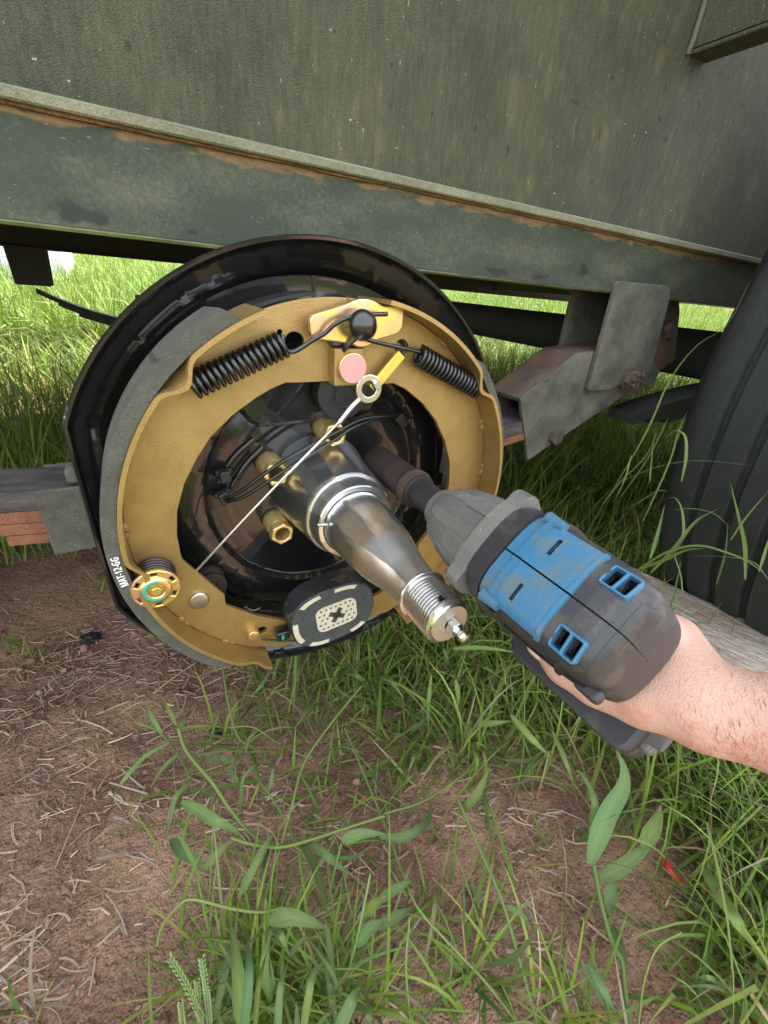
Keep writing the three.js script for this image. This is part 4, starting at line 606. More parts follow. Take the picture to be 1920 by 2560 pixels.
// ---------------------------------------------------------------- grass
class Strips {
  constructor() { this.p = []; this.u = []; this.c = []; this.i = []; }
  ribbon(pts, w, side, c, prof) { // pts Vector3[], w half width, side(t) -> Vector3
    const b = this.p.length / 3, N = pts.length - 1;
    for (let k = 0; k <= N; k++) { const t = k / N, s = side(t), h = w * prof(t), q = pts[k]; this.p.push(q.x - s.x * h, q.y - s.y * h, q.z - s.z * h, q.x + s.x * h, q.y + s.y * h, q.z + s.z * h); this.c.push(...c, ...c); this.u.push(0, t, 1, t); if (k) { const o = b + 2 * k; this.i.push(o - 2, o - 1, o, o - 1, o + 1, o); } }
  }
  folded(pts, w, nrm, c0, c20, prof, fold = .3, dry = 2) { // with a midrib: three vertices across
    const b = this.p.length / 3, N = pts.length - 1;
    for (let k = 0; k <= N; k++) {
      const t = k / N, q = pts[k], dk = ss(dry, dry + .12, t), c = mix3(c0, [.4, .3, .15], dk), c2 = mix3(c20, [.45, .35, .19], dk), tan = pts[Math.min(N, k + 1)].clone().sub(pts[Math.max(0, k - 1)]).normalize(), n = nrm(t), s = tan.clone().cross(n).normalize(), m = s.clone().cross(tan).normalize(), h = w * prof(t), f = h * fold;
      this.p.push(q.x - s.x * h + m.x * f, q.y - s.y * h + m.y * f, q.z - s.z * h + m.z * f, q.x, q.y, q.z, q.x + s.x * h + m.x * f, q.y + s.y * h + m.y * f, q.z + s.z * h + m.z * f); this.c.push(...c, ...c2, ...c); this.u.push(0, t, .5, t, 1, t);
      if (k) { const o = b + 3 * k; this.i.push(o - 3, o - 2, o, o - 2, o + 1, o, o - 2, o - 1, o + 1, o - 1, o + 2, o + 1); }
    }
  }
  geo() { const g = new THREE.BufferGeometry(); g.setAttribute('position', new THREE.Float32BufferAttribute(this.p, 3)); g.setAttribute('color', new THREE.Float32BufferAttribute(this.c, 3)); g.setAttribute('uv', new THREE.Float32BufferAttribute(this.u, 2)); g.setIndex(this.i); g.computeVertexNormals(); return g; }
}
const bladeProf = t => (.55 + .45 * Math.min(1, t * 5)) * Math.pow(1 - t, .6) + .02, leafProf = t => (.35 + .65 * Math.pow(clamp(t * 4), .8)) * (1 - Math.pow(t, 2.2)) + .015;
const greens = [[.145, .245, .03], [.185, .285, .04], [.11, .2, .034], [.235, .32, .05], [.155, .255, .05], [.265, .33, .07]], straws = [[.34, .26, .15], [.42, .34, .2], [.25, .18, .1], [.31, .28, .11]];
const tint = (c, v = .3) => { const k = 1 + (rnd() - .5) * v * 2, h = (rnd() - .5) * .25; return [c[0] * k * (1 + h), c[1] * k, c[2] * k * (1 - h)]; };
function blade(S, base, L, w, az, lean, droop, c, seg = 6, kink = 0) {
  const h = V(Math.cos(az), 0, Math.sin(az)), side0 = V(-Math.sin(az), 0, Math.cos(az)), tw = rr(-.9, .9), pts = [base.clone()]; let th = lean; const p = base.clone(); const side2 = V(0, 0, 0);
  for (let k = 1; k <= seg; k++) { const t = k / seg; th = lean + droop * t * t + (kink && t > kink ? 1.1 : 0); p.addScaledVector(h, Math.sin(th) * L / seg); p.y += Math.cos(th) * L / seg; p.addScaledVector(side0, .06 * L / seg * tw); pts.push(p.clone()); }
  S.ribbon(pts, w, t => side0.clone().multiplyScalar(Math.cos(tw * t)).addScaledVector(V(0, 1, 0), Math.sin(tw * t) * .6).normalize(), c, bladeProf);
}
// how thickly the ground is grown over, read off the photograph and laid on the ground itself
function cover(x, z) {
  const [u, v, k] = project(V(x, GY, z)); let d = 1, tall = 1; if (k > .02 && Math.hypot(u - 1680, v - 2190) < 90) return [0, .3];
  if (k > .02 && u > -500 && u < 2400 && v > 900 && v < 3400) {
    const j = 90 * fbm(x * 9, z * 9, 4, 3);
    const edge = v < 1690 ? lerp(60, 600, ss(1330, 1690, v)) + (v < 1330 ? -300 : 0) : v < 1950 ? lerp(640, 430, (v - 1690) / 260) : 420;
    const inSoil = ss(60, -60, u - edge + j) * ss(1270, 1370, v);
    d = lerp(1, .012, inSoil);
    if (v > 1480) {
      const low = ss(1850, 2020, v + j) * (1 - ss(1600, 1740, u + j));
      d *= lerp(1, u < 1000 ? .07 : .06, low * (1 - inSoil));
      d *= lerp(1, .5, ss(1560, 1680, v) * (1 - ss(900, 1150, u)) * (1 - low));
      d *= lerp(1, .6, ss(1600, 1700, u) * ss(1900, 2000, v));
    }
    tall = v < 1500 ? lerp(1.0, .55, ss(1330, 1500, v)) : .38; if (u > 1250 && v < 1750) tall = Math.max(tall, .62);
    if (u < 520 && v > 1180) { tall = .3; d *= lerp(1, .06, ss(1290, 1380, v) * (1 - ss(330, 520, u))); }
  }
  if (x > .34 && x < .56 && z > -.08 && z < .45) d *= .3;
  return [d, tall];
}
{
  const S = new Strips();
  for (let i = 0; i < 60000; i++) {
    const x = rr(-.75, 1.25), z = rr(-.62, .62), [d, tall] = cover(x, z); if (rnd() > d * .62) continue;
    const pr0 = project(V(x, GY, z)); if (pr0[2] > .02 && (pr0[0] < -350 || pr0[0] > 2500 || pr0[1] > 3000)) continue;
    const lying = tall < .5 && rnd() < .62, L = (lying ? rr(.03, .11) : rr(.07, .2)) * (.55 + tall * .75), dead = rnd() < (tall < .5 ? .2 : .12);
    if (z > -.13 && z < .03 && x * x < .04) if (L > .1) continue;           // nothing grows up into the brake
    blade(S, V(x, groundY(x, z) - .003, z), L, rr(.0009, .0024) * (lying ? 1 : 1.15), rnd() * 6.283, lying ? rr(.7, 1.35) : rr(.02, .55), lying ? rr(-.1, .6) : rr(.2, 1.9), tint(dead ? straws[rnd() * 4 | 0] : greens[rnd() * 6 | 0]), 6, rnd() < .12 ? rr(.4, .8) : 0);
  }
  for (let i = 0; i < 30000; i++) { // tall grass under and behind the trailer
    const x = rr(-2.2, 3.2), z = -.62 - Math.pow(rnd(), 1.3) * 1.9, L = rr(.1, .34) * (z < -.9 ? 1 : .9);
    blade(S, V(x, groundY(x, z) - .003, z), L, rr(.0011, .0027), rnd() * 6.283, rr(.02, .45), rr(.3, 1.7), tint(rnd() < .1 ? straws[rnd() * 4 | 0] : greens[rnd() * 6 | 0]), 5);
  }
  for (let i = 0; i < 900; i++) { // long stems at the left and right, behind the brake
    const left = rnd() < .55, x = left ? rr(-.85, -.15) : rr(.2, .95), z = left ? rr(-1.1, -.6) : rr(-.55, -.2), L = rr(.16, .4);
    blade(S, V(x, groundY(x, z), z), L, rr(.0009, .002), rnd() * 6.283, rr(.02, .4), rr(.2, 1.5), tint(greens[rnd() * 6 | 0]), 7);
  }
  for (let i = 0; i < 5200; i++) { // thick growth between the brake, the timber and the wrench
    const x = rr(.08, .46), z = rr(-.3, .3); if (x < .16 && z > -.12) continue; const pj = project(V(x, GY, z)); if (pj[1] > 1780 + 90 * fbm(x * 9, z * 9) && (pj[0] < 1660 || rnd() < .75)) continue; const L = rr(.06, .17) * (x > .22 ? 1.15 : .8);
    blade(S, V(x, groundY(x, z) - .003, z), L, rr(.0009, .0021), rnd() * 6.283, rr(.05, .8), rr(.2, 1.9), tint(rnd() < .14 ? straws[rnd() * 4 | 0] : greens[rnd() * 6 | 0]), 6, rnd() < .1 ? .6 : 0);
  }
  for (let i = 0; i < 620; i++) { const x = rr(.27, .4), z = rr(-.14, .34); blade(S, V(x, groundY(x, z) - .003, z), rr(.1, .22), rr(.0009, .0021), rnd() * 6.283, rr(.02, .5), rr(.3, 1.8), tint(rnd() < .1 ? straws[rnd() * 4 | 0] : greens[rnd() * 6 | 0]), 7, rnd() < .12 ? .6 : 0); }
  for (const [u0, v0, su, sv, n, Lm] of [[640, 2450, 90, 110, 150, .1], [820, 2520, 120, 60, 120, .09], [980, 1720, 200, 60, 380, .08], [1250, 1800, 170, 60, 260, .075], [700, 1800, 110, 45, 50, .06], [1180, 2450, 70, 90, 45, .08], [1420, 2530, 100, 50, 40, .08], [1860, 2250, 60, 240, 280, .085], [1080, 2220, 60, 80, 14, .07], [820, 2080, 80, 80, 26, .07], [40, 2560, 60, 60, 20, .06], [60, 1620, 60, 40, 24, .06]])   // tufts standing on the bare soil
    for (let i = 0; i < n; i++) { const g = atY(u0 + gs() * su, v0 + gs() * sv, GY), x = g.x, z = g.z, lie = rnd() < .4; blade(S, V(x, groundY(x, z) - .003, z), Lm * rr(.35, 1.25), rr(.0007, .0018), rnd() * 6.283, lie ? rr(.7, 1.3) : rr(.05, .7), lie ? rr(0, .7) : rr(.3, 2), tint(rnd() < .16 ? straws[rnd() * 4 | 0] : greens[rnd() * 6 | 0]), 6, rnd() < .1 ? .6 : 0); }
  const m = shade(new THREE.Mesh(S.geo(), M.leaf)); m.name = 'meadow_grass'; m.userData = { kind: 'stuff', label: 'green grass growing on the soil and under the trailer', category: 'grass' }; scene.add(m);
}
{ // field behind the trailer: clumps
  const S = new Strips(); for (let i = 0; i < 34; i++) blade(S, V(gs() * .09, 0, gs() * .09), rr(.1, .34), rr(.0018, .004), rnd() * 6.283, rr(.02, .5), rr(.2, 1.5), tint(rnd() < .1 ? straws[1] : greens[rnd() * 6 | 0], .25), 4);
  const n = 17000, im = new THREE.InstancedMesh(S.geo(), M.leaf, n), m4 = new THREE.Matrix4(), q = new THREE.Quaternion(), c = new THREE.Color();
  for (let i = 0; i < n; i++) { const front = i > 14000, t = front ? 0 : Math.pow(rnd(), 1.6), z = front ? rr(.85, 6) : -2.45 - t * 14, x = front ? rr(-4, 4.5) : rr(-4.5, 8) * (1 + t * 1.8), k = rr(.75, 1.35) * (front ? .75 : 1); q.setFromAxisAngle(V(0, 1, 0), rnd() * 6.283); m4.compose(V(x, groundY(x, z) - .004, z), q, V(k * (1 + t), k * rr(.8, 1.2), k * (1 + t))); im.setMatrixAt(i, m4); const b = rr(.8, 1.25); im.setColorAt(i, c.setRGB(b * rr(.9, 1.2), b, b * .9)); }
  shade(im); im.name = 'field_grass'; im.userData = { kind: 'stuff', label: 'sunlit grass of the field round the trailer', category: 'grass' }; scene.add(im);
}
{ // dry straw and crumbs of soil
  const S = new Strips(); let made = 0;
  for (let i = 0; i < 40000 && made < 4600; i++) {
    const x = rr(-.65, .8), z = rr(-.5, .6), [u, v, k] = project(V(x, GY, z)); if (k < .02 || u < -150 || u > 2070 || v < 1150 || v > 2800) continue;
    const patchy = fbm(x * 6 + 9, z * 6, 1, 3); if (rnd() > .3 + patchy * 2.4) continue; made++;
    const L = rnd() < .14 ? rr(.025, .06) : rr(.006, .026), az = (rnd() < .5 ? rr(-.8, .8) + .5 : rnd() * 6.283), bend = gs() * .9, w = rr(.0004, .00125) * (L > .025 ? 1.1 : 1), c = tint(rnd() < .55 ? [.35, .25, .18] : rnd() < .45 ? [.19, .12, .08] : [.46, .36, .26], .3), pts = []; let a = az; const p = V(x, groundY(x, z) + rr(-.0012, .0035), z), tl = gs() * .25;
    for (let q = 0; q <= 3; q++) { pts.push(p.clone()); p.x += Math.cos(a) * L / 3; p.z += Math.sin(a) * L / 3; p.y = groundY(p.x, p.z) + (p.y - groundY(p.x, p.z)) * .6 + .0012 + tl * L / 3 * .5; a += bend * .45; }
    const s = V(-Math.sin(az), rr(-.3, .3), Math.cos(az)).normalize(), s2 = s.clone().cross(V(Math.cos(az), 0, Math.sin(az))).normalize();
    S.ribbon(pts, w, () => s, c, t => 1 - .3 * t); S.ribbon(pts, w * .8, () => s2, c, t => 1 - .3 * t);
  }
  const m = shade(new THREE.Mesh(S.geo(), M.straw)); m.name = 'dry_straw'; m.userData = { kind: 'stuff', label: 'dry brown straw scattered over the bare soil', category: 'straw' }; scene.add(m);
  const ico = new THREE.IcosahedronGeometry(1, 1), ip = ico.attributes.position; for (let i = 0; i < ip.count; i++) { const a = ip.getX(i), b = ip.getY(i), c2 = ip.getZ(i), f = 1 + .7 * fbm(a * 1.3 + 5, b * 1.3, c2 * 1.3, 2); ip.setXYZ(i, a * f, b * f * .75, c2 * f); } ico.computeVertexNormals(); boxUV(ico);
  const n = 7000, im = new THREE.InstancedMesh(ico, std({ color: col(1, 1, 1), roughness: 1 }), n), m4 = new THREE.Matrix4(), q = new THREE.Quaternion(), cc = new THREE.Color();
  for (let i = 0; i < n; i++) { const x = rr(-.6, .8), z = rr(-.45, .6), s = .0006 + (i < 160 ? rr(.0015, .005) : .0034 * Math.pow(rnd(), 3.2)); q.setFromEuler(new THREE.Euler(rnd() * 6, rnd() * 6, rnd() * 6)); m4.compose(V(x, groundY(x, z) + s * .3, z), q, V(s * rr(.6, 1.5), s * rr(.5, 1), s * rr(.6, 1.5))); im.setMatrixAt(i, m4); const k = rr(.6, 1.25); im.setColorAt(i, cc.setRGB(.25 * k, .15 * k, .102 * k)); }
  shade(im); im.name = 'soil_crumbs'; im.userData = { kind: 'stuff', label: 'small crumbs of reddish soil', category: 'soil' }; scene.add(im);
}
// ---------------------------------------------------------------- weeds whose leaves can be told apart
const LZ = (x, y) => [x * .5787, 1600 + y * .5787], RZ = (x, y) => [960 + x * .5787, 1600 + y * .5787], UZ = (x, y) => [1550 + x * .223, 1150 + y * .223];
function traced(map, list, heights) { // heights above the soil at the first, middle and last point
  const n = list.length, raw = list.map(([x, y], i) => { const t = i / (n - 1), [a, b, c] = heights, h = t < .5 ? lerp(a, b, t * 2) : lerp(b, c, t * 2 - 1), [u, v] = map(x, y); return typeof heights[3] === 'number' ? atX(u, v, heights[3] + h) : atY(u, v, GY + h); });
  return new THREE.CatmullRomCurve3(raw, false, 'centripetal').getPoints(n > 2 ? 18 : 6);
}
const weedG = [[.175, .275, .09], [.15, .24, .085], [.215, .31, .09], [.2, .295, .07]];
function leafOf(parent, map, list, h, w, ci = 0, fold = .28, label) {
  const pts = traced(map, list, h), S = new Strips(), c = tint(weedG[ci % 4], .16), mid = pts[9] ?? pts[3], toC = CAM.clone().sub(mid).normalize(), n = V(rr(-.3, .3), .75, rr(-.3, .3)).addScaledVector(toC, .55).normalize(), j = rr(-.25, .25), j2 = rr(-.25, .25);
  const px = project(mid)[2] / FOC; S.folded(pts, w * .5 * .5787 * px, t => n.clone().addScaledVector(V(1, 0, .3), j * (t - .5)).addScaledVector(V(0, 0, 1), j2 * (t - .5)), c, [c[0] * 1.35, c[1] * 1.25, c[2] * 1.3], leafProf, fold, rnd() < .45 ? rr(.7, .92) : 2);
  return part(parent, 'leaf', S.geo(), M.weed, label);
}
function stemOf(parent, map, list, h, w, ci = 3) { const pts = traced(map, list, h), px = project(pts[pts.length >> 1])[2] / FOC, r = Math.max(.0006, w * .5 * .5787 * px); const g = new THREE.TubeGeometry(new THREE.CatmullRomCurve3(pts), 30, r, 6), c = tint([.15, .21, .05], .2), k = new Float32Array(g.attributes.position.count * 3); for (let i = 0; i < k.length; i += 3) { k[i] = c[0]; k[i + 1] = c[1]; k[i + 2] = c[2]; } g.setAttribute('color', new THREE.BufferAttribute(k, 3)); return part(parent, 'stem', g, M.straw); }
{
  const A = thing('grass_weed', 'clump of broad leaved green grass growing out of the soil', 'weed');
  const la = (l, h, w, c, f) => leafOf(A, LZ, l, h, w, c, f), sa = (l, h, w) => stemOf(A, LZ, l, h, w);
  la([[785, 700], [860, 740], [940, 790], [1000, 815], [1040, 845]], [.06, .07, .05], 52, 2); la([[740, 860], [790, 920], [850, 960], [895, 1010]], [.03, .045, .03], 54, 1); la([[880, 990], [950, 910], [1010, 860]], [.035, .05, .05], 42, 0); la([[1030, 1120], [1090, 1000], [1150, 880], [1215, 800]], [.05, .07, .06], 40, 0);
  la([[1160, 1215], [1240, 1196], [1330, 1215], [1418, 1248]], [.09, .1, .08], 66, 0); la([[1310, 885], [1360, 980], [1390, 1080], [1415, 1200]], [.05, .07, .08], 44, 1); la([[1345, 880], [1420, 940], [1520, 1022]], [.05, .06, .04], 40, 0); la([[1475, 866], [1560, 838], [1670, 838]], [.08, .085, .08], 50, 0); la([[1420, 936], [1520, 940], [1620, 880]], [.05, .05, .06], 18, 0);
  la([[1060, 1750], [1030, 1450], [990, 1200]], [.07, .1, .09], 66, 3); la([[1040, 1760], [1075, 1450], [1068, 1270]], [.09, .12, .11], 46, 1); la([[1170, 1560], [1140, 1400], [1172, 1240]], [.05, .08, .08], 46, 2); la([[930, 1620], [980, 1400], [985, 1290]], [.04, .06, .05], 34, 1); la([[1100, 1740], [1120, 1480], [1155, 1340]], [.08, .11, .1], 24, 3); la([[1200, 1740], [1212, 1500], [1245, 1390]], [.07, .1, .09], 34, 0); la([[1300, 1740], [1340, 1500], [1375, 1370]], [.06, .1, .09], 38, 0); la([[1440, 1740], [1520, 1560], [1560, 1495]], [.06, .08, .07], 56, 0); la([[1180, 1245], [1215, 1280], [1252, 1370]], [.07, .09, .07], 34, 2); la([[1250, 1370], [1300, 1300], [1390, 1283]], [.07, .085, .06], 26, 0); la([[1560, 1218], [1610, 1150], [1670, 1105]], [.08, .1, .1], 54, 3); la([[1538, 1316], [1600, 1250], [1680, 1205]], [.08, .09, .09], 64, 0); la([[770, 840], [820, 930], [870, 1060], [890, 1125]], [.07, .06, .03], 22, 2); la([[1440, 1480], [1420, 1300], [1400, 1190]], [.03, .06, .07], 30, 1); la([[1160, 900], [1140, 1010], [1130, 1110]], [.02, .04, .03], 26, 1); la([[1450, 1640], [1420, 1480], [1370, 1290]], [.03, .05, .05], 32, 1);
  for (let i = 0; i < 26; i++) { const x = rr(900, 1560), y = rr(1560, 1780); la([[x, y], [x + rr(-60, 60), y - rr(80, 160)], [x + rr(-110, 110), y - rr(170, 330)]], [.005, rr(.03, .07), rr(.03, .1)], rr(12, 34), i); }
  sa([[1660, 760], [1500, 810], [1350, 860], [1210, 895], [1080, 880], [1000, 855]], [.05, .06, .055], 14); sa([[1560, 200], [1400, 400], [1310, 540], [1260, 720], [1210, 900], [1150, 1100], [1120, 1340]], [.1, .08, .004], 11); sa([[1480, 1500], [1540, 1300], [1600, 1010]], [.004, .08, .12], 11); sa([[1410, 1160], [1440, 1020], [1475, 876]], [.01, .05, .08], 9); sa([[680, 1320], [700, 1240], [760, 1160], [820, 1120], [1000, 1160], [1130, 1175], [1225, 1155]], [.03, .07, .05], 13); sa([[905, 1130], [918, 900], [925, 710]], [.002, .03, .05], 10); sa([[1120, 1640], [1135, 1380], [1150, 1120]], [.002, .04, .05], 16);
  const Bp = thing('grass_weed', 'thin stemmed grass arching over the bare soil with narrow drooping leaves', 'weed');
  const lb = (l, h, w, c) => leafOf(Bp, LZ, l, h, w, c), sb = (l, h, w) => stemOf(Bp, LZ, l, h, w);
  sb([[770, 380], [800, 470], [920, 620], [1000, 740], [1100, 850], [1200, 895]], [.11, .08, .01], 15); lb([[700, 405], [650, 330], [634, 246]], [.1, .1, .09], 22, 2); lb([[762, 372], [720, 290], [676, 256]], [.11, .12, .11], 18, 2); lb([[765, 400], [800, 340], [838, 296]], [.1, .1, .09], 20, 0); sb([[830, 600], [770, 500], [720, 430], [680, 390], [590, 355]], [.005, .08, .1], 9); lb([[730, 445], [620, 510], [540, 600], [490, 680], [487, 745]], [.09, .09, .02], 22, 2); lb([[768, 492], [700, 560], [648, 642]], [.07, .06, .04], 22, 0); lb([[822, 615], [760, 680], [735, 780], [712, 905]], [.06, .06, .02], 26, 0); lb([[880, 660], [915, 675], [925, 712]], [.05, .055, .05], 24, 1); lb([[780, 385], [880, 372], [980, 380]], [.1, .09, .07], 15, 2); sb([[980, 378], [1090, 376], [1190, 440]], [.07, .06, .03], 7); lb([[890, 520], [960, 512], [1030, 550]], [.03, .05, .04], 28, 1); lb([[980, 560], [1020, 600], [1035, 660]], [.05, .05, .03], 24, 1); lb([[1040, 740], [1050, 600], [1110, 530]], [.02, .05, .06], 18, 0); sb([[960, 110], [990, 290], [1030, 420], [1120, 480]], [.08, .06, .02], 9); lb([[1170, 130], [1120, 210], [1055, 262]], [.06, .06, .04], 18, 0); lb([[1283, 5], [1276, 150], [1268, 335]], [.14, .08, .01], 16, 1); lb([[850, 500], [960, 482], [1140, 488]], [.04, .05, .04], 10, 0); lb([[1060, 490], [1080, 420], [1120, 390]], [.05, .05, .05], 12, 2); lb([[1180, 560], [1165, 640], [1120, 700]], [.05, .04, .02], 20, 1);
  // seed heads
  const F = thing('grass_weed', 'upright grass stalks carrying pale green seed heads', 'weed');
  for (const [l, h] of [[[[730, 1370], [800, 1480], [850, 1590], [890, 1670], [920, 1800]], [.16, .12, .005]], [[[870, 1370], [890, 1500], [905, 1640], [915, 1790]], [.17, .13, .005]], [[[780, 1560], [790, 1660], [810, 1800]], [.13, .1, .005]], [[[850, 1470], [862, 1600], [880, 1790]], [.14, .11, .005]]]) {
    stemOf(F, LZ, l, h, 9); const pts = traced(LZ, l, h), S = [], c = tint([.2, .27, .1], .15);
    const cv = new THREE.CatmullRomCurve3(pts); for (let i = 0; i < 46; i++) { const t = i / 46 * .55, p = cv.getPointAt(t), tg = cv.getTangentAt(t), s = tg.clone().cross(CAM.clone().sub(p)).normalize().multiplyScalar((i & 1 ? 1 : -1) * .0011); const g = new THREE.SphereGeometry(.00075, 6, 5); g.scale(.8, 2.6, .8).rotateZ((i & 1 ? -1 : 1) * .3).applyQuaternion(new THREE.Quaternion().setFromUnitVectors(V(0, 1, 0), tg)).translate(p.x + s.x, p.y + s.y, p.z + s.z); S.push(g); }
    const g = merge(S), k = new Float32Array(g.attributes.position.count * 3).map((_, i) => c[i % 3]); g.setAttribute('color', new THREE.BufferAttribute(k, 3)); part(F, 'seed_head', g, M.straw);
  }
  const C = thing('grass_weed', 'wilting weed with wide folded blue green leaves on the bare soil', 'weed');
  const lc = (l, h, w, c, f) => leafOf(C, RZ, l, h, w, c, f);
  stemOf(C, RZ, [[1065, 1680], [1040, 1500], [1028, 1390], [990, 1320], [940, 1150], [905, 975]], [.003, .02, .045], 20); lc([[888, 968], [920, 860], [970, 740], [1030, 640], [1036, 560], [1000, 465]], [.045, .09, .12], 84, 0, .35); lc([[895, 880], [905, 780], [910, 700], [880, 620], [835, 562]], [.05, .08, .08], 36, 2); lc([[925, 1035], [1010, 990], [1110, 915], [1185, 855]], [.04, .055, .07], 62, 1); lc([[1118, 895], [1172, 800], [1198, 712]], [.065, .075, .08], 66, 0); lc([[992, 1040], [970, 1130], [988, 1215]], [.04, .03, .01], 52, 1, .5); lc([[985, 1230], [1030, 1370], [1045, 1520]], [.01, .015, .005], 40, 1, .5); lc([[1045, 740], [1060, 780], [1045, 860]], [.02, .03, .01], 26, 1);
  lc([[890, 1415], [960, 1540], [1050, 1680]], [.05, .05, .01], 42, 0); lc([[850, 1385], [920, 1520], [1000, 1690]], [.05, .04, .01], 30, 1);
  const Dp = thing('grass_weed', 'single broad grass leaf arching beside the red scrap', 'weed');
  leafOf(Dp, RZ, [[1362, 960], [1430, 1070], [1520, 1210], [1600, 1330], [1690, 1460]], [.05, .08, .02], 64, 3); leafOf(Dp, RZ, [[1420, 1310], [1520, 1330], [1620, 1370]], [.01, .03, .02], 34, 1); stemOf(Dp, RZ, [[1700, 1480], [1640, 1400], [1590, 1330]], [.002, .03, .05], 14);
  const E = thing('grass_weed', 'long yellow green grass runners trailing across the soil', 'weed');
  const se = (l, h, w) => stemOf(E, RZ, l, h, w), le = (l, h, w, c) => leafOf(E, RZ, l, h, w, c);
  se([[-170, 380], [0, 790], [70, 980], [140, 1150], [280, 1310], [440, 1480], [580, 1660]], [.03, .06, .004], 11); se([[320, 690], [420, 920], [510, 1130], [580, 1370], [670, 1690]], [.06, .05, .004], 13); se([[0, 750], [160, 700], [330, 590], [480, 490]], [.05, .05, .02], 10); le([[328, 755], [400, 670], [462, 535]], [.05, .07, .08], 44, 2); le([[430, 1412], [560, 1370], [640, 1280], [692, 1175]], [.02, .05, .06], 24, 0); le([[528, 1150], [590, 1180], [645, 1275]], [.06, .06, .03], 26, 0); le([[-20, 850], [80, 855], [150, 820], [195, 770], [202, 675]], [.06, .06, .03], 44, 1); le([[-40, 1140], [60, 1070], [124, 1040]], [.06, .07, .06], 40, 2); le([[-40, 1245], [60, 1190], [124, 1155]], [.06, .06, .05], 44, 1); se([[120, 1690], [95, 1400], [110, 1200]], [.003, .05, .06], 10); se([[1095, 1690], [1130, 1450], [1180, 1330], [1285, 1262]], [.004, .06, .05], 9); le([[180, 1090], [150, 960], [120, 870]], [.03, .04, .05], 12, 3); le([[350, 1300], [345, 1120], [342, 940]], [.01, .04, .05], 10, 1);
  const G = thing('grass_weed', 'bright green grass blades sprouting beneath the wrench battery', 'weed');
  const lg = (l, h, w, c) => leafOf(G, RZ, l, h, w, c);
  lg([[300, 38], [430, 36], [600, 58]], [.14, .15, .15], 26, 3); lg([[548, 325], [640, 430], [745, 528]], [.08, .08, .05], 34, 2); lg([[728, 395], [790, 540], [842, 726]], [.07, .07, .02], 24, 2); lg([[830, 562], [870, 596], [908, 650]], [.07, .07, .05], 20, 0); lg([[390, 370], [470, 360], [560, 350]], [.06, .07, .07], 28, 2); lg([[310, 170], [320, 240], [315, 320]], [.08, .07, .04], 24, 3); lg([[205, 150], [190, 300], [195, 410]], [.09, .06, .02], 18, 2); lg([[520, 520], [620, 520], [700, 470]], [.04, .05, .05], 18, 1); lg([[340, 330], [420, 330], [500, 310]], [.03, .05, .04], 34, 1); stemOf(G, RZ, [[560, 700], [600, 500], [600, 100], [560, 60]], [.002, .06, .14], 7);
  for (let i = 0; i < 70; i++) { const x = rr(-300, 1000), y = rr(120, 620); if (x > 500 && y > 520) continue; const a = rnd() * 6.28, L = rr(60, 210); lg([[x, y], [x + Math.cos(a) * L * .5, y + Math.sin(a) * L * .4 - 30], [x + Math.cos(a) * L, y + Math.sin(a) * L * .8]], [.004, rr(.03, .07), rr(.01, .09)], rr(9, 22), i); }
  for (let i = 0; i < 34; i++) { const x = rr(1180, 1750), y = rr(560, 1750); if (x < 1400 && y > 800) continue; const a = rnd() * 6.28, L = rr(90, 300); leafOf(Dp, RZ, [[x, y], [x + Math.cos(a) * L * .5, y + Math.sin(a) * L * .4 - 30], [x + Math.cos(a) * L, y + Math.sin(a) * L * .8]], [.004, rr(.02, .06), rr(.01, .07)], rr(9, 24), i); }
  // tall blades in front of the tyre
  const T = thing('grass_weed', 'tall grass blades standing in front of the tyre tread', 'weed');
  const lt = (l, w, c, x = .36) => leafOf(T, UZ, l, [0, 0, 0, x], w, c, .2);
  lt([[350, 1260], [600, 1000], [860, 680], [1100, 546]], 46 / 2.6, 2); lt([[340, 1110], [430, 800], [505, 490]], 44 / 2.6, 0, .33); lt([[560, 1120], [700, 880], [712, 720], [680, 520], [610, 424], [430, 470]], 34 / 2.6, 2, .35); lt([[1405, 1340], [1400, 960], [1330, 640], [1230, 228]], 44 / 2.6, 3, .36); lt([[210, 1220], [560, 1020], [900, 962], [1200, 1040], [1420, 1130], [1640, 1290]], 38 / 2.6, 2, .34); lt([[200, 1230], [500, 1120], [750, 1010], [960, 990]], 40 / 2.6, 3, .345); lt([[1080, 1400], [1180, 1050], [1210, 700]], 24 / 2.6, 0, .35); lt([[100, 540], [300, 420], [430, 345], [550, 352]], 34 / 2.6, 0, .33); lt([[0, 420], [250, 80], [420, -220], [560, -520]], 16 / 2.6, 2, .35); lt([[-60, 300], [180, -100], [350, -420], [560, -900], [870, -1290], [1190, -1500], [1470, -2040]], 24 / 2.6, 3, .35); lt([[250, 700], [480, 200], [590, -80], [650, -300], [760, -560]], 22 / 2.6, 2, .34); lt([[690, 240], [740, -40], [720, -280], [620, -330], [500, -230]], 36 / 2.6, 2, .33); lt([[0, 250], [350, 100], [800, 10], [1600, 70]], 12 / 2.6, 0, .35); lt([[590, 560], [800, 545], [1050, 600], [1260, 780]], 14 / 2.6, 0, .355); lt([[1240, 900], [1400, 660], [1680, 330]], 26 / 2.6, 2, .36); lt([[1560, 1250], [1640, 980], [1720, 760]], 34 / 2.6, 2, .36); lt([[130, -60], [60, 200], [-60, 460]], 18 / 2.6, 2, .33); lt([[330, 260], [350, 40], [380, -260]], 20 / 2.6, 1, .34); lt([[-200, 500], [0, 250], [300, -60], [420, -330]], 18 / 2.6, 0, .34); lt([[1660, 1340], [1500, 1150], [1100, 1080], [750, 1075]], 20 / 2.6, 0, .35);
  stemOf(T, UZ, [[700, 1500], [680, 1300], [600, 1050]], [0, 0, 0, .35], 6);
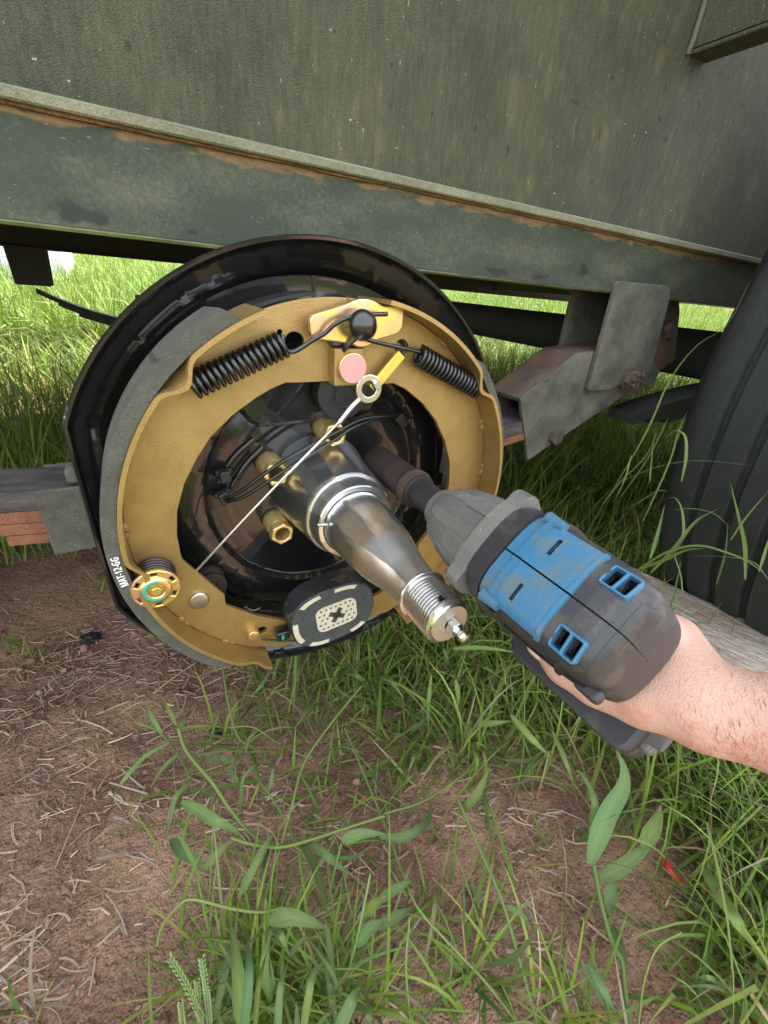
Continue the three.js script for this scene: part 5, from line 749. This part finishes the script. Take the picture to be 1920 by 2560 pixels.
  for (let i = 0; i < 60; i++) { const x = rr(.2, .42), z = rr(-.16, .32), S = new Strips(); blade(S, V(x, groundY(x, z), z), rr(.1, .27), rr(.0012, .0024), rnd() * 6.283, rr(.02, .5), rr(.3, 1.9), tint(greens[rnd() * 6 | 0]), 10, rnd() < .2 ? .6 : 0); part(T, 'leaf', S.geo(), M.leaf); }
}
// ---------------------------------------------------------------- behind the field
{
  const zS = -5.2, xr = atZ(158, 650, zS).x, y0 = groundY(xr, zS) - .02;
  const s = thing('white_shed', 'white boarded shed wall standing beyond the field', 'shed');
  for (let i = 0; i < 14; i++) part(s, 'siding_board', (() => { const g = box(2.6, .168, .022, xr - 1.3, y0 + .09 + i * .17, zS, .003); g.rotateX(0); return g; })(), M.whitePaint);
  part(s, 'back_wall', b2(xr - 2.58, xr - .02, y0, y0 + 2.36, zS - 1.6, zS - .015), M.whitePaint);
  part(s, 'roof', b2(xr - 2.75, xr + .12, y0 + 2.38, y0 + 2.44, zS - 1.8, zS + .2, .01), M.dustSteel);
  const S = new Strips(); for (let i = 0; i < 1500; i++) { const a = rnd() * 6.283, b = Math.acos(rr(-.75, 1)), r = .55 + .45 * Math.pow(rnd(), .5) * (1 + .35 * fbm(Math.cos(a) * 2 + 3, Math.sin(a) * 2, b)), c = V(Math.sin(b) * Math.cos(a) * r, Math.cos(b) * r * .9 + .95, Math.sin(b) * Math.sin(a) * r), d = V(gs(), gs(), gs()).normalize(), e = d.clone().cross(V(gs(), gs(), gs())).normalize(), l = rr(.06, .13); S.ribbon([c, c.clone().addScaledVector(d, l), c.clone().addScaledVector(d, 2 * l)], l * .42, () => e, tint([.045, .08, .03], .35), t => Math.sin(Math.PI * (t * .9 + .05))); }
  const crown = S.geo();
  [[-2.2, -12, 1.5], [.4, -13.2, 1.7], [2.6, -12.4, 1.5], [5.1, -13, 1.8], [7.6, -12.2, 1.6], [10.4, -13, 1.8], [13.4, -12.5, 1.7], [-5, -12.8, 1.7]].forEach(([x, z, k], i) => {
    const b = thing('hedge_bush', 'dark green leafy bush in the row beyond the field', 'bush', 'bushes beyond the field'); b.position.set(x, groundY(x, z), z); b.scale.set(k, k * .8, k); b.rotation.y = i * 1.3;
    part(b, 'crown', crown, M.leaf); part(b, 'trunk', new THREE.CylinderGeometry(.03, .05, .9, 8).translate(0, .45, 0), M.bark);
  });
}
// ---------------------------------------------------------------- render
const renderer = new THREE.WebGLRenderer({ antialias: true });
renderer.setSize(768, 1024); renderer.shadowMap.enabled = true; renderer.shadowMap.type = THREE.PCFSoftShadowMap;
renderer.outputColorSpace = THREE.SRGBColorSpace; renderer.toneMapping = THREE.LinearToneMapping; renderer.toneMappingExposure = EXPOSURE;
renderer.render(scene, camera);
